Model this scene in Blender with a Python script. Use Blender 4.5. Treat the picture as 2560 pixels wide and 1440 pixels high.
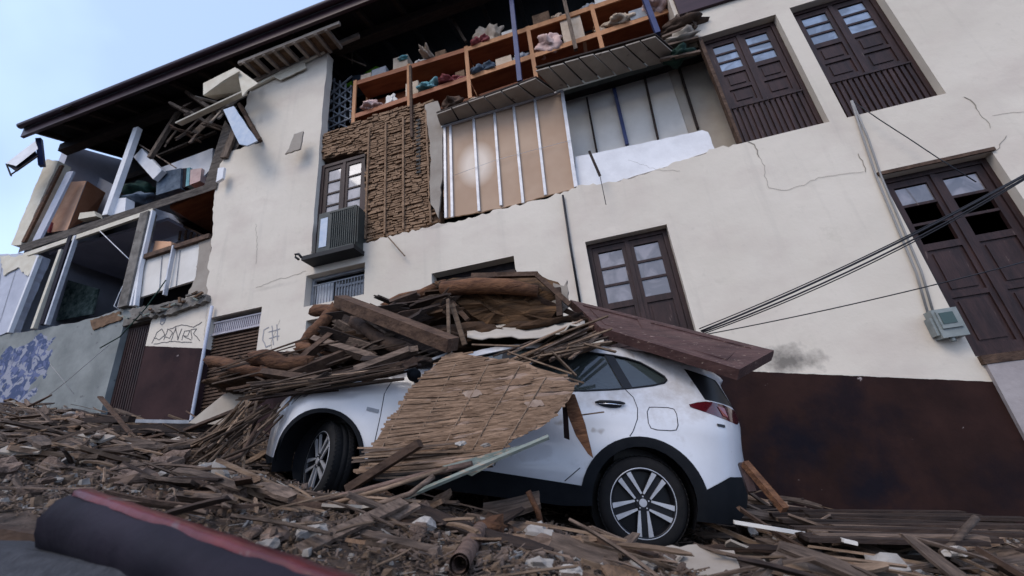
import bpy, bmesh, math, random
from mathutils import Vector, Matrix, noise
from mathutils.geometry import delaunay_2d_cdt
R = math.radians
random.seed(11)
for o in list(bpy.data.objects): bpy.data.objects.remove(o)
S = bpy.context.scene
C = S.collection

# ------------------------------------------------------------------ camera
F_PX = 1080.0
YAW, PITCH, ROLL = -0.22706871, 0.39646845, -0.10996473
fwd = Vector((math.sin(YAW)*math.cos(PITCH), math.cos(YAW)*math.cos(PITCH), math.sin(PITCH)))
rt0 = Vector((math.cos(YAW), -math.sin(YAW), 0)); up0 = rt0.cross(fwd)
rt = rt0*math.cos(ROLL) + up0*math.sin(ROLL)
up = -rt0*math.sin(ROLL) + up0*math.cos(ROLL)
cd = bpy.data.cameras.new('camera'); cam = bpy.data.objects.new('camera', cd); C.objects.link(cam)
cd.sensor_width = 36; cd.lens = 36*F_PX/2560; cd.clip_end = 3000; cd.clip_start = 0.05
cam.matrix_world = Matrix(((rt.x, up.x, -fwd.x, 0), (rt.y, up.y, -fwd.y, 0), (rt.z, up.z, -fwd.z, 0), (0, 0, 0, 1)))
S.camera = cam
cd.dof.use_dof = True; cd.dof.focus_distance = 4.4; cd.dof.aperture_fstop = 1.6

# ------------------------------------------------------------------ light
SUN_EL, SUN_AZ = 48, 205      # azimuth measured clockwise from +Y
w = bpy.data.worlds.new('World'); S.world = w; w.use_nodes = True
nt = w.node_tree; nt.nodes.clear()
out = nt.nodes.new('ShaderNodeOutputWorld'); bg = nt.nodes.new('ShaderNodeBackground')
sky = nt.nodes.new('ShaderNodeTexSky'); sky.sky_type = 'NISHITA'; sky.sun_disc = False
sky.sun_elevation = R(SUN_EL); sky.sun_rotation = R(SUN_AZ); sky.air_density = 1.0; sky.dust_density = 2.5; sky.ozone_density = 1.5
tc = nt.nodes.new('ShaderNodeTexCoord'); nz = nt.nodes.new('ShaderNodeTexNoise')
nz.inputs['Scale'].default_value = 1.6; nz.inputs['Detail'].default_value = 5; nz.inputs['Roughness'].default_value = .5
cr = nt.nodes.new('ShaderNodeValToRGB'); cr.color_ramp.elements[0].position = .40; cr.color_ramp.elements[1].position = .80
cr.color_ramp.elements[0].color = (.34, .34, .34, 1); cr.color_ramp.elements[1].color = (.82, .82, .82, 1)
mx = nt.nodes.new('ShaderNodeMix'); mx.data_type = 'RGBA'; mx.inputs[7].default_value = (6.9, 9.1, 13.8, 1)
nt.links.new(tc.outputs['Generated'], nz.inputs['Vector']); nt.links.new(nz.outputs['Fac'], cr.inputs['Fac'])
nt.links.new(cr.outputs['Color'], mx.inputs[0]); nt.links.new(sky.outputs['Color'], mx.inputs[6])
nt.links.new(mx.outputs[2], bg.inputs['Color']); bg.inputs['Strength'].default_value = 0.105
nt.links.new(bg.outputs[0], out.inputs[0])
sl = bpy.data.lights.new('sun', 'SUN'); sl.energy = 0.85; sl.angle = R(28); sl.color = (1, .90, .78)
so = bpy.data.objects.new('sun', sl); C.objects.link(so)
sd = Vector((math.sin(R(SUN_AZ))*math.cos(R(SUN_EL)), math.cos(R(SUN_AZ))*math.cos(R(SUN_EL)), math.sin(R(SUN_EL))))
so.rotation_euler = sd.to_track_quat('Z', 'Y').to_euler()
S.view_settings.view_transform = 'Standard'; S.view_settings.look = 'None'
S.view_settings.exposure = 0.70; S.view_settings.gamma = 1
S.cycles.max_bounces = 8; S.cycles.transparent_max_bounces = 8

# ------------------------------------------------------------------ helpers
D = 6.0                                            # facade plane
def ray(px, py): return rt*((px-1280)/F_PX) - up*((py-720)/F_PX) + fwd
def at(px, py, Y=D):
    d = ray(px, py); return d*(Y/d.y)
def xz(px, py, Y=D):
    p = at(px, py, Y); return (p.x, p.z)

class MB:
    def __init__(s): s.v = []; s.f = []; s.sm = []
    def add(s, vs, fs, smooth=False):
        b = len(s.v); s.v += [tuple(v) for v in vs]
        for f in fs: s.f.append(tuple(b+i for i in f)); s.sm.append(smooth)
        return s
    def hexa(s, p):      # 8 corners: 0-3 front ring, 4-7 back ring
        return s.add(p, [(0,1,2,3),(7,6,5,4),(0,4,5,1),(1,5,6,2),(2,6,7,3),(3,7,4,0)])
    def box(s, x0, x1, y0, y1, z0, z1):
        return s.hexa([(x0,y0,z0),(x1,y0,z0),(x1,y0,z1),(x0,y0,z1),(x0,y1,z0),(x1,y1,z0),(x1,y1,z1),(x0,y1,z1)])
    def bar(s, a, b, w, h, upv=(0,0,1), w2=None, h2=None, roll=0):
        a = Vector(a); b = Vector(b); d = (b-a).normalized(); u = Vector(upv)
        if abs(d.dot(u)) > .97: u = Vector((0,1,0))
        r = d.cross(u).normalized(); u = r.cross(d)
        if roll:
            m = Matrix.Rotation(roll, 3, d); r = m @ r; u = m @ u
        w2 = w if w2 is None else w2; h2 = h if h2 is None else h2
        q = []
        for p, ww, hh in ((a, w, h), (b, w2, h2)):
            q += [p-r*ww/2-u*hh/2, p+r*ww/2-u*hh/2, p+r*ww/2+u*hh/2, p-r*ww/2+u*hh/2]
        return s.hexa(q)
    def tube(s, pts, r, n=8, cap=True, rads=None):
        pts = [Vector(p) for p in pts]; b = len(s.v); k = len(pts)
        for i, p in enumerate(pts):
            d = (pts[min(i+1, k-1)]-pts[max(i-1, 0)]).normalized()
            u = Vector((0,0,1)) if abs(d.z) < .95 else Vector((0,1,0))
            x = d.cross(u).normalized(); y = x.cross(d); rr = rads[i] if rads else r
            for j in range(n):
                a = 2*math.pi*j/n; s.v.append(tuple(p+x*math.cos(a)*rr+y*math.sin(a)*rr))
        for i in range(k-1):
            for j in range(n):
                s.f.append((b+i*n+j, b+i*n+(j+1)%n, b+(i+1)*n+(j+1)%n, b+(i+1)*n+j)); s.sm.append(True)
        if cap:
            s.f.append(tuple(b+j for j in range(n))[::-1]); s.sm.append(False)
            s.f.append(tuple(b+(k-1)*n+j for j in range(n))); s.sm.append(False)
        return s
    def ribbon(s, pts, wd, Y):   # thin strip lying on a plane of constant y (pts are x,z)
        for (x0, z0), (x1, z1) in zip(pts, pts[1:]):
            dx, dz = x1-x0, z1-z0; L = math.hypot(dx, dz) or 1; nx, nz_ = -dz/L*wd/2, dx/L*wd/2
            ex, ez = dx/L*wd*.3, dz/L*wd*.3
            s.hexa([(x0-nx-ex,Y,z0-nz_-ez),(x1-nx+ex,Y,z1-nz_+ez),(x1+nx+ex,Y,z1+nz_+ez),(x0+nx-ex,Y,z0+nz_-ez),
                    (x0-nx-ex,Y+.002,z0-nz_-ez),(x1-nx+ex,Y+.002,z1-nz_+ez),(x1+nx+ex,Y+.002,z1+nz_+ez),(x0+nx-ex,Y+.002,z0+nz_-ez)])
            Y -= .00013
        return s
    def slab(s, loops, y0, y1):  # loops of (x,z): first outer, rest holes
        v, f = cdt(loops); b = len(s.v); n = len(v)
        s.v += [(x, y0, z) for x, z in v] + [(x, y1, z) for x, z in v]
        for t in f:
            ax, az = v[t[1]][0]-v[t[0]][0], v[t[1]][1]-v[t[0]][1]; bx, bz = v[t[2]][0]-v[t[0]][0], v[t[2]][1]-v[t[0]][1]
            t = t if ax*bz-az*bx > 0 else t[::-1]
            s.f.append(tuple(b+i for i in t)); s.f.append(tuple(b+n+i for i in t[::-1])); s.sm += [False]*2
        for L in loops:
            for i in range(len(L)):
                p, q = L[i], L[(i+1) % len(L)]
                s.add([(p[0],y0,p[1]),(q[0],y0,q[1]),(q[0],y1,q[1]),(p[0],y1,p[1])], [(0,1,2,3)])
        return s
    def build(s, name, m, parent=None, loc=None):
        me = bpy.data.meshes.new(name); me.from_pydata(s.v, [], s.f); me.materials.append(m)
        me.polygons.foreach_set('use_smooth', s.sm); me.update()
        bm = bmesh.new(); bm.from_mesh(me); bmesh.ops.recalc_face_normals(bm, faces=bm.faces); bm.to_mesh(me); bm.free()
        o = bpy.data.objects.new(name, me); C.objects.link(o)
        if loc: o.location = loc
        if parent: o.parent = parent
        return o

def inside(p, L):
    c = False; x, y = p; j = len(L)-1
    for i in range(len(L)):
        if (L[i][1] > y) != (L[j][1] > y) and x < (L[j][0]-L[i][0])*(y-L[i][1])/(L[j][1]-L[i][1])+L[i][0]: c = not c
        j = i
    return c
def cdt(loops, extra=(), keep=None):
    pts = []; ed = []
    for L in loops:
        b = len(pts); pts += [Vector(p) for p in L]; ed += [(b+i, b+(i+1) % len(L)) for i in range(len(L))]
    pts += [Vector(p) for p in extra]
    r = delaunay_2d_cdt(pts, ed, [], 0, 1e-5)
    v = [(p.x, p.y) for p in r[0]]; f = []
    for t in r[2]:
        c = (sum(v[i][0] for i in t)/3, sum(v[i][1] for i in t)/3)
        ok = keep(c) if keep else (inside(c, loops[0]) and not any(inside(c, h) for h in loops[1:]))
        if ok: f.append(tuple(t))
    return v, f
def rag(pts, step=.07, amp=.03, closed=False):   # broken edge: subdivide and jitter a polyline
    o = []
    m = len(pts) if closed else len(pts)-1
    for i in range(m):
        a, b = Vector(pts[i]), Vector(pts[(i+1) % len(pts)]); L = (b-a).length; n = max(1, int(L/step)); pn = Vector((-(b-a).y, (b-a).x)).normalized()
        for k in range(n):
            p = a.lerp(b, k/n)
            if k: p = p + pn*random.uniform(-amp, amp)
            o.append((p.x, p.y))
    if not closed: o.append(tuple(pts[-1]))
    return o
def rect(x0, x1, z0, z1): return [(x0,z0),(x1,z0),(x1,z1),(x0,z1)]
def tag(o, label=None, cat=None, group=None, kind=None):
    if label: o['label'] = label
    if cat: o['category'] = cat
    if group: o['group'] = group
    if kind: o['kind'] = kind
    return o
def empty(name, loc=(0,0,0)):
    o = bpy.data.objects.new(name, None); C.objects.link(o); o.location = loc; o.empty_display_size = .1; return o

# ------------------------------------------------------------------ materials
def mat(name, c1, c2=None, rough=.8, scale=4, bump=.0, bscale=30, stretch=(1,1,1), metal=0, coat=0, rnd=0, spots=None, detail=6, lo=.35, hi=.65, spec=.25):
    m = bpy.data.materials.new(name); m.use_nodes = True; t = m.node_tree; b = t.nodes['Principled BSDF']
    b.inputs['Roughness'].default_value = rough; b.inputs['Metallic'].default_value = metal; b.inputs['Coat Weight'].default_value = coat
    b.inputs['Specular IOR Level'].default_value = spec
    tcn = t.nodes.new('ShaderNodeTexCoord'); mp = t.nodes.new('ShaderNodeMapping'); mp.inputs['Scale'].default_value = stretch
    t.links.new(tcn.outputs['Object'], mp.inputs['Vector'])
    b.inputs['Base Color'].default_value = (*c1, 1)
    if c2:
        n = t.nodes.new('ShaderNodeTexNoise'); n.inputs['Scale'].default_value = scale; n.inputs['Detail'].default_value = detail; n.inputs['Roughness'].default_value = .65
        r = t.nodes.new('ShaderNodeValToRGB'); r.color_ramp.elements[0].position = lo; r.color_ramp.elements[1].position = hi
        r.color_ramp.elements[0].color = (*c1, 1); r.color_ramp.elements[1].color = (*c2, 1)
        t.links.new(mp.outputs[0], n.inputs['Vector']); t.links.new(n.outputs['Fac'], r.inputs['Fac']); col = r.outputs['Color']
        if spots:
            sc, size, colr = spots
            v = t.nodes.new('ShaderNodeTexNoise'); v.inputs['Scale'].default_value = sc; v.inputs['Detail'].default_value = 3
            q = t.nodes.new('ShaderNodeValToRGB'); q.color_ramp.elements[0].position = size; q.color_ramp.elements[1].position = size+.03
            mm = t.nodes.new('ShaderNodeMix'); mm.data_type = 'RGBA'; mm.inputs[7].default_value = (*colr, 1)
            t.links.new(mp.outputs[0], v.inputs['Vector']); t.links.new(v.outputs['Fac'], q.inputs['Fac'])
            t.links.new(q.outputs['Color'], mm.inputs[0]); t.links.new(col, mm.inputs[6]); col = mm.outputs[2]
        if rnd:
            oi = t.nodes.new('ShaderNodeObjectInfo'); hs = t.nodes.new('ShaderNodeHueSaturation')
            mr = t.nodes.new('ShaderNodeMapRange'); mr.inputs[3].default_value = 1-rnd; mr.inputs[4].default_value = 1+rnd
            t.links.new(oi.outputs['Random'], mr.inputs[0]); t.links.new(mr.outputs[0], hs.inputs['Value']); t.links.new(col, hs.inputs['Color']); col = hs.outputs[0]
        t.links.new(col, b.inputs['Base Color'])
    if bump:
        n2 = t.nodes.new('ShaderNodeTexNoise'); n2.inputs['Scale'].default_value = bscale; n2.inputs['Detail'].default_value = 6
        bp = t.nodes.new('ShaderNodeBump'); bp.inputs['Strength'].default_value = bump; bp.inputs['Distance'].default_value = .02
        t.links.new(mp.outputs[0], n2.inputs['Vector']); t.links.new(n2.outputs['Fac'], bp.inputs['Height']); t.links.new(bp.outputs[0], b.inputs['Normal'])
    return m
M = {}
M['wood'] = mat('weathered_wood', (.045,.030,.022), (.160,.112,.084), .85, 5, .5, 14, (1,6,6), rnd=.35)
M['woodz'] = mat('upright_wood', (.07,.048,.036), (.19,.14,.105), .85, 5, .5, 14, (6,6,1), rnd=.4)
M['wood_dark'] = mat('dark_wood', (.014,.009,.008), (.042,.026,.019), .8, 5, .4, 14, (1,6,6), rnd=.3)
M['wood_brown'] = mat('brown_timber', (.038,.021,.014), (.098,.058,.038), .8, 4, .5, 12, (2,3,3), rnd=.25)
M['log'] = mat('bark_log', (.050,.021,.011), (.135,.062,.030), .85, 5, .7, 12, (1.5,5,5), rnd=.2)
M['log_grey'] = mat('grey_log', (.07,.042,.032), (.17,.11,.085), .85, 5, .7, 12, (1.5,5,5))
M['orange'] = mat('orange_shelf_wood', (.19,.060,.026), (.31,.110,.048), .6, 3, .1, 12, (.6,3,3))
M['orange_l'] = mat('light_shelf_wood', (.34,.15,.066), (.46,.22,.10), .6, 3, .1, 12, (3,3,.7))
M['maroonwood'] = mat('maroon_painted_wood', (.018,.009,.009), (.042,.021,.019), .55, 3, .2, 12, (4,4,.8), rnd=.1, spots=(6,.71,(.10,.07,.06)))
M['maroonwood2'] = mat('scuffed_maroon_wood', (.042,.021,.020), (.085,.045,.040), .5, 3, .2, 12, (1,4,4), spots=(14,.66,(.22,.16,.13)))
M['fascia'] = mat('maroon_fascia', (.024,.010,.015), (.045,.020,.026), .45, 3, .1, 10, (.4,2,2))
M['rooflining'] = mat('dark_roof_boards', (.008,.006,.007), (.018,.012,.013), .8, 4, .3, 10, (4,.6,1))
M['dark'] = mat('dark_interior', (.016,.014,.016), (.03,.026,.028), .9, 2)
M['tile'] = mat('clay_roof_tile', (.20,.085,.05), (.32,.15,.09), .85, 3)
M['white'] = mat('white_plaster', (.62,.61,.62), (.72,.71,.72), .8, 3, .15, 20)
M['whitepanel'] = mat('white_panel', (.56,.52,.47), (.66,.62,.57), .7, 1.6, .1, 10)
M['beigepanel'] = mat('beige_panel', (.34,.29,.24), (.42,.37,.31), .75, 1.6, .1, 10)
M['lilac'] = mat('pale_blue_render', (.36,.37,.43), (.46,.47,.53), .7, 2, .1, 10)
M['bluepanel'] = mat('pale_blue_sheet', (.34,.41,.52), (.46,.50,.56), .6, 6, .1, 10)
M['creamsheet'] = mat('cream_soffit_board', (.52,.46,.36), (.62,.57,.47), .75, 4, .1, 10)
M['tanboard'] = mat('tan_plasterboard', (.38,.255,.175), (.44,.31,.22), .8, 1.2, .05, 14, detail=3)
M['stud'] = mat('galvanised_stud', (.40,.40,.42), (.54,.54,.56), .5, 6, metal=.3)
M['grey'] = mat('grey_concrete', (.09,.08,.07), (.20,.18,.16), .9, 4, .5, 18, spots=(11,.64,(.10,.08,.07)))
M['soffit'] = mat('grey_brown_boards', (.24,.20,.165), (.32,.28,.235), .85, 2, .15, 12, spots=(5,.68,(.11,.085,.07)))
M['mud'] = mat('mud_plaster', (.08,.048,.03), (.19,.115,.07), .95, 6, .8, 24)
M['lath'] = mat('mud_lath', (.14,.083,.049), (.29,.185,.115), .95, 7, .8, 20)
M['mat'] = mat('cane_mat', (.12,.072,.044), (.27,.175,.115), .9, 5, .5, 14, (1,6,6), spots=(2.2,.60,(.26,.18,.135)))
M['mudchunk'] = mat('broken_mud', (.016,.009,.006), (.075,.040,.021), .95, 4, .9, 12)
M['cane'] = mat('dry_cane', (.085,.053,.034), (.215,.145,.096), .8, 5, .3, 12, (1,5,5), rnd=.35)
M['cane_dark'] = mat('dark_cane', (.020,.012,.008), (.060,.037,.024), .85, 5, .3, 12, (1,5,5), rnd=.4)
M['stone'] = mat('adobe_lump', (.07,.044,.033), (.20,.14,.108), .95, 6, .7, 14, rnd=.4)
M['plaster'] = mat('plaster_lump', (.19,.165,.145), (.34,.31,.28), .9, 5, .4, 14, rnd=.25)
M['dirt'] = mat('brown_rubble_dirt', (.012,.008,.006), (.085,.060,.047), .95, 9, 1.0, 22, spots=(30,.68,(.20,.155,.13)))
M['shard'] = mat('mixed_rubble', (.030,.020,.015), (.20,.145,.115), .95, 14, .5, 22, spots=(9,.70,(.34,.30,.27)), lo=.3, hi=.7)
M['asphalt'] = mat('asphalt', (.022,.023,.028), (.042,.043,.05), .9, 40, .4, 90)
M['paving'] = mat('pavement', (.12,.11,.10), (.18,.165,.15), .9, 6, .4, 30)
M['carwhite'] = mat('white_car_paint', (.53,.52,.53), (.58,.57,.58), .28, 2.5, coat=.5, spots=(3.2,.66,(.36,.33,.31)))
M['carblack'] = mat('black_car_plastic', (.005,.006,.008), (.009,.010,.012), .75, 6, spec=.12)
M['seam'] = mat('panel_gap', (.03,.03,.035))
M['tyre'] = mat('tyre_rubber', (.006,.006,.007), (.012,.011,.011), .8, 8, .1, 40, spec=.2)
M['rimblack'] = mat('black_wheel', (.008,.008,.010), None, .35)
M['rimsilver'] = mat('machined_silver', (.42,.41,.42), (.55,.54,.55), .35, 8, metal=.55)
M['chrome'] = mat('chrome', (.7,.7,.72), None, .15, metal=1)
M['tail'] = mat('red_tail_lamp', (.035,.003,.006), (.075,.006,.010), .15, 3, coat=1)
M['tailred'] = mat('bright_red_lamp', (.22,.006,.010), None, .15, coat=1)
M['green'] = mat('pale_green_board', (.12,.145,.125), (.22,.235,.205), .8, 5, .3, 20, (1,4,4), spots=(12,.6,(.30,.23,.17)))
M['redpaint'] = mat('chipped_red_paint', (.065,.011,.013), (.125,.020,.021), .35, 4, .2, 20, spots=(9,.63,(.10,.05,.05)))
M['navy'] = mat('dark_navy_paint', (.007,.006,.011), (.017,.013,.021), .75, 3, .3, 15, spots=(5,.70,(.05,.035,.045)), spec=.15)
M['blue'] = mat('navy_blue_post', (.022,.032,.10), (.04,.055,.14), .5, 4, .1, 20)
M['steel'] = mat('grey_steel', (.18,.19,.21), (.28,.29,.31), .5, 6)
M['metergrey'] = mat('meter_case', (.17,.19,.185), (.24,.26,.25), .5, 8)
M['meterdark'] = mat('meter_window', (.05,.08,.075), None, .15)
M['acgreen'] = mat('grey_green_casing', (.024,.028,.026), (.042,.048,.044), .45, 4, .1, 20)
M['black'] = mat('black_rubber', (.010,.010,.012), None, .6)
M['wire'] = mat('black_cable', (.014,.014,.018), None, .5)
M['conduit'] = mat('grey_conduit', (.24,.23,.22), None, .6)
M['box'] = mat('cardboard', (.56,.31,.20), (.64,.38,.25), .8, 3, .05, 12)
M['boxd'] = mat('brown_cardboard', (.30,.12,.06), (.36,.16,.09), .8, 3, .05, 12)
M['peach'] = mat('peach_board', (.52,.28,.16), (.60,.34,.21), .8, 3)
M['lime'] = mat('lime_green_plastic', (.18,.50,.02), (.24,.60,.03), .4, 3)
M['teal'] = mat('teal_bundle', (.06,.24,.27), (.22,.38,.40), .6, 6)
M['darkgreen'] = mat('dark_green_fabric', (.005,.018,.013), (.014,.042,.030), .8, 8, .3, 20)
M['jean'] = mat('dark_blue_bundle', (.05,.07,.10), (.12,.15,.19), .8, 6, .4, 16)
M['pink'] = mat('pale_pink_bundle', (.50,.33,.30), (.62,.45,.40), .8, 6, .4, 16)
M['sack'] = mat('beige_sack', (.42,.32,.23), (.55,.44,.34), .85, 6, .4, 16)
M['red'] = mat('red_cloth', (.16,.02,.025), (.34,.10,.10), .7, 6)
M['ventlilac'] = mat('pale_lilac_grille', (.33,.305,.335), (.41,.385,.41), .6, 6)
M['slate'] = mat('slate_ceiling', (.30,.30,.38), (.40,.39,.48), .7, 1.2, detail=3)
M['plantboard'] = mat('green_mottled_board', (.012,.03,.024), (.16,.20,.18), .8, 7, .2, 14)
M['paint_black'] = mat('black_spray_paint', (.10,.09,.09), None, .7)
M['paint_grey'] = mat('grey_spray_paint', (.28,.27,.28), None, .7)
M['crack'] = mat('crack_line', (.24,.21,.175), None, .9)

def glass(name, c, rough=.04, alpha=None):
    m = bpy.data.materials.new(name); m.use_nodes = True; t = m.node_tree; t.nodes.clear()
    o = t.nodes.new('ShaderNodeOutputMaterial'); g = t.nodes.new('ShaderNodeBsdfGlossy'); g.inputs['Roughness'].default_value = rough
    g.inputs['Color'].default_value = (.9,.93,1,1)
    d = t.nodes.new('ShaderNodeBsdfPrincipled'); d.inputs['Base Color'].default_value = (*c, 1); d.inputs['Roughness'].default_value = .5
    n0 = t.nodes.new('ShaderNodeTexNoise'); n0.inputs['Scale'].default_value = 2.4; n0.inputs['Distortion'].default_value = 1.2; n0.inputs['Detail'].default_value = 3  # cloudy tones painted into the pane colour in place of reflections
    r0 = t.nodes.new('ShaderNodeValToRGB'); r0.color_ramp.elements[0].position = .42; r0.color_ramp.elements[1].position = .6
    r0.color_ramp.elements[0].color = (*[q*.55 for q in c], 1); r0.color_ramp.elements[1].color = (*[q*1.25 for q in c], 1)
    tc0 = t.nodes.new('ShaderNodeTexCoord'); t.links.new(tc0.outputs['Object'], n0.inputs['Vector']); t.links.new(n0.outputs['Fac'], r0.inputs[0]); t.links.new(r0.outputs[0], d.inputs['Base Color'])
    a = d.outputs[0]
    if alpha is not None:
        tr = t.nodes.new('ShaderNodeBsdfTransparent'); tr.inputs[0].default_value = (.75,.82,.88,1)
        ma = t.nodes.new('ShaderNodeMixShader'); ma.inputs[0].default_value = alpha; t.links.new(tr.outputs[0], ma.inputs[1]); t.links.new(a, ma.inputs[2]); a = ma.outputs[0]
    f = t.nodes.new('ShaderNodeFresnel'); f.inputs[0].default_value = 1.6
    n = t.nodes.new('ShaderNodeTexNoise'); n.inputs['Scale'].default_value = 2; bp = t.nodes.new('ShaderNodeBump'); bp.inputs['Strength'].default_value = .06
    t.links.new(n.outputs[0], bp.inputs['Height']); t.links.new(bp.outputs[0], g.inputs['Normal'])
    ms = t.nodes.new('ShaderNodeMixShader'); t.links.new(f.outputs[0], ms.inputs[0]); t.links.new(a, ms.inputs[1]); t.links.new(g.outputs[0], ms.inputs[2])
    t.links.new(ms.outputs[0], o.inputs[0]); return m
M['glass_blue'] = glass('blue_grey_pane', (.16,.20,.27))
M['glass_pale'] = glass('cloudy_reflection_pane', (.17,.15,.155))
M['glass_dark'] = glass('dark_pane', (.012,.012,.014))
M['carglass'] = glass('car_glass', (.012,.02,.018), .03, .75)

def wall_mat():
    m = bpy.data.materials.new('cream_render_with_maroon_dado'); m.use_nodes = True; t = m.node_tree; b = t.nodes['Principled BSDF']
    b.inputs['Roughness'].default_value = .85; b.inputs['Specular IOR Level'].default_value = .15
    N = lambda k: t.nodes.new(k)
    L = t.links.new
    tcn = N('ShaderNodeTexCoord'); sp = N('ShaderNodeSeparateXYZ'); L(tcn.outputs['Object'], sp.inputs[0])
    def math_(op, a, bb, cc=None):
        n = N('ShaderNodeMath'); n.operation = op
        for i, q in enumerate((a, bb, cc)):
            if q is None: continue
            if isinstance(q, (int, float)): n.inputs[i].default_value = q
            else: L(q, n.inputs[i])
        return n.outputs[0]
    def noi(sc, det=6, st=None, rough=.6):
        n = N('ShaderNodeTexNoise'); n.inputs['Scale'].default_value = sc; n.inputs['Detail'].default_value = det; n.inputs['Roughness'].default_value = rough
        if st:
            mp = N('ShaderNodeMapping'); mp.inputs['Scale'].default_value = st; L(tcn.outputs['Object'], mp.inputs[0]); L(mp.outputs[0], n.inputs['Vector'])
        else: L(tcn.outputs['Object'], n.inputs['Vector'])
        return n.outputs['Fac']
    def ramp(f, p0, p1, c0, c1):
        r = N('ShaderNodeValToRGB'); r.color_ramp.elements[0].position = p0; r.color_ramp.elements[1].position = p1
        r.color_ramp.elements[0].color = (*c0, 1); r.color_ramp.elements[1].color = (*c1, 1); L(f, r.inputs[0]); return r.outputs[0]
    def mix(f, a, c):
        n = N('ShaderNodeMix'); n.data_type = 'RGBA'; L(f, n.inputs[0])
        for i, q in ((6, a), (7, c)):
            if isinstance(q, tuple): n.inputs[i].default_value = (*q, 1)
            else: L(q, n.inputs[i])
        return n.outputs[2]
    cream = ramp(noi(.55, 8), .3, .7, (.55,.487,.405), (.635,.567,.48))
    cream = mix(ramp(noi(7, 6), .62, .72, (0,0,0), (.35,.35,.35)), cream, (.43,.38,.31))
    cream = mix(ramp(noi(.8, 4, (1,1,1.6)), .50, .68, (0,0,0), (.5,.5,.5)), cream, (.50,.42,.36))
    cream = mix(ramp(noi(2.3, 7, None, .75), .60, .70, (0,0,0), (.4,.4,.4)), cream, (.47,.42,.34))
    cream = mix(ramp(noi(1.2, 5, (4,1,.35)), .58, .8, (0,0,0), (.35,.35,.35)), cream, (.40,.36,.31))   # rain streaks
    marR = ramp(noi(1.6, 8), .35, .65, (.014,.006,.0052), (.029,.0125,.0100))
    marL = ramp(noi(1.6, 8), .35, .65, (.024,.012,.013), (.040,.020,.020))
    mar = mix(math_('LESS_THAN', sp.outputs['X'], -5.6), marR, marL)
    mar = mix(ramp(noi(.9, 8, None, .7), .48, .64, (0,0,0), (.8,.8,.8)), mar, (.006,.004,.007))
    mar = mix(ramp(noi(4, 8), .675, .70, (0,0,0), (1,1,1)), mar, (.30,.25,.24))
    mar = mix(ramp(noi(17, 3), .735, .75, (0,0,0), (.8,.8,.8)), mar, (.22,.18,.17))
    h = math_('MULTIPLY_ADD', sp.outputs['X'], .203, sp.outputs['Z'])
    h = math_('MULTIPLY_ADD', noi(9, 4), .02, h)
    lt = math_('LESS_THAN', h, 1.147)
    col = mix(lt, cream, mar)
    # soot smudges rising over the dado line
    def smudge(cx, cz, rx, rz, amt, sc=4.5):
        dx = math_('MULTIPLY', math_('SUBTRACT', sp.outputs['X'], cx), 1/rx); dz = math_('MULTIPLY', math_('SUBTRACT', sp.outputs['Z'], cz), 1/rz)
        dd = math_('SQRT', math_('ADD', math_('MULTIPLY', dx, dx), math_('MULTIPLY', dz, dz)), 0)
        dd = math_('MULTIPLY_ADD', noi(sc, 6), 1.1, dd)
        r_ = ramp(dd, .62, 1.9, (amt,)*3, (0,0,0)); return r_
    for cx, cz, rx, rz, amt in ((2.0,.90,.95,.46,.7),(1.75,-.05,1.0,.9,.95),(2.35,-.55,.8,.6,.9),(1.1,.5,.5,.6,.5)):
        col = mix(smudge(cx, cz, rx, rz, amt), col, (.005,.004,.008))
    for cx, cz, rx, rz, amt in ((-6.9,8.75,.25,.6,.35),(-6.8,7.9,.2,.5,.3),(-2.6,4.0,.9,.1,.35),(-5.9,3.55,1.2,.12,.2)):
        col = mix(smudge(cx, cz, rx, rz, amt), col, (.20,.17,.15))
    L(col, b.inputs['Base Color'])
    n2 = noi(14, 6); bp = N('ShaderNodeBump'); bp.inputs['Strength'].default_value = .18; bp.inputs['Distance'].default_value = .02
    L(n2, bp.inputs['Height']); bp2 = N('ShaderNodeBump'); bp2.inputs['Strength'].default_value = .25; bp2.inputs['Distance'].default_value = .12
    L(noi(.9, 3), bp2.inputs['Height']); L(bp2.outputs[0], bp.inputs['Normal']); L(bp.outputs[0], b.inputs['Normal'])
    return m
M['wall'] = wall_mat()
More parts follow.
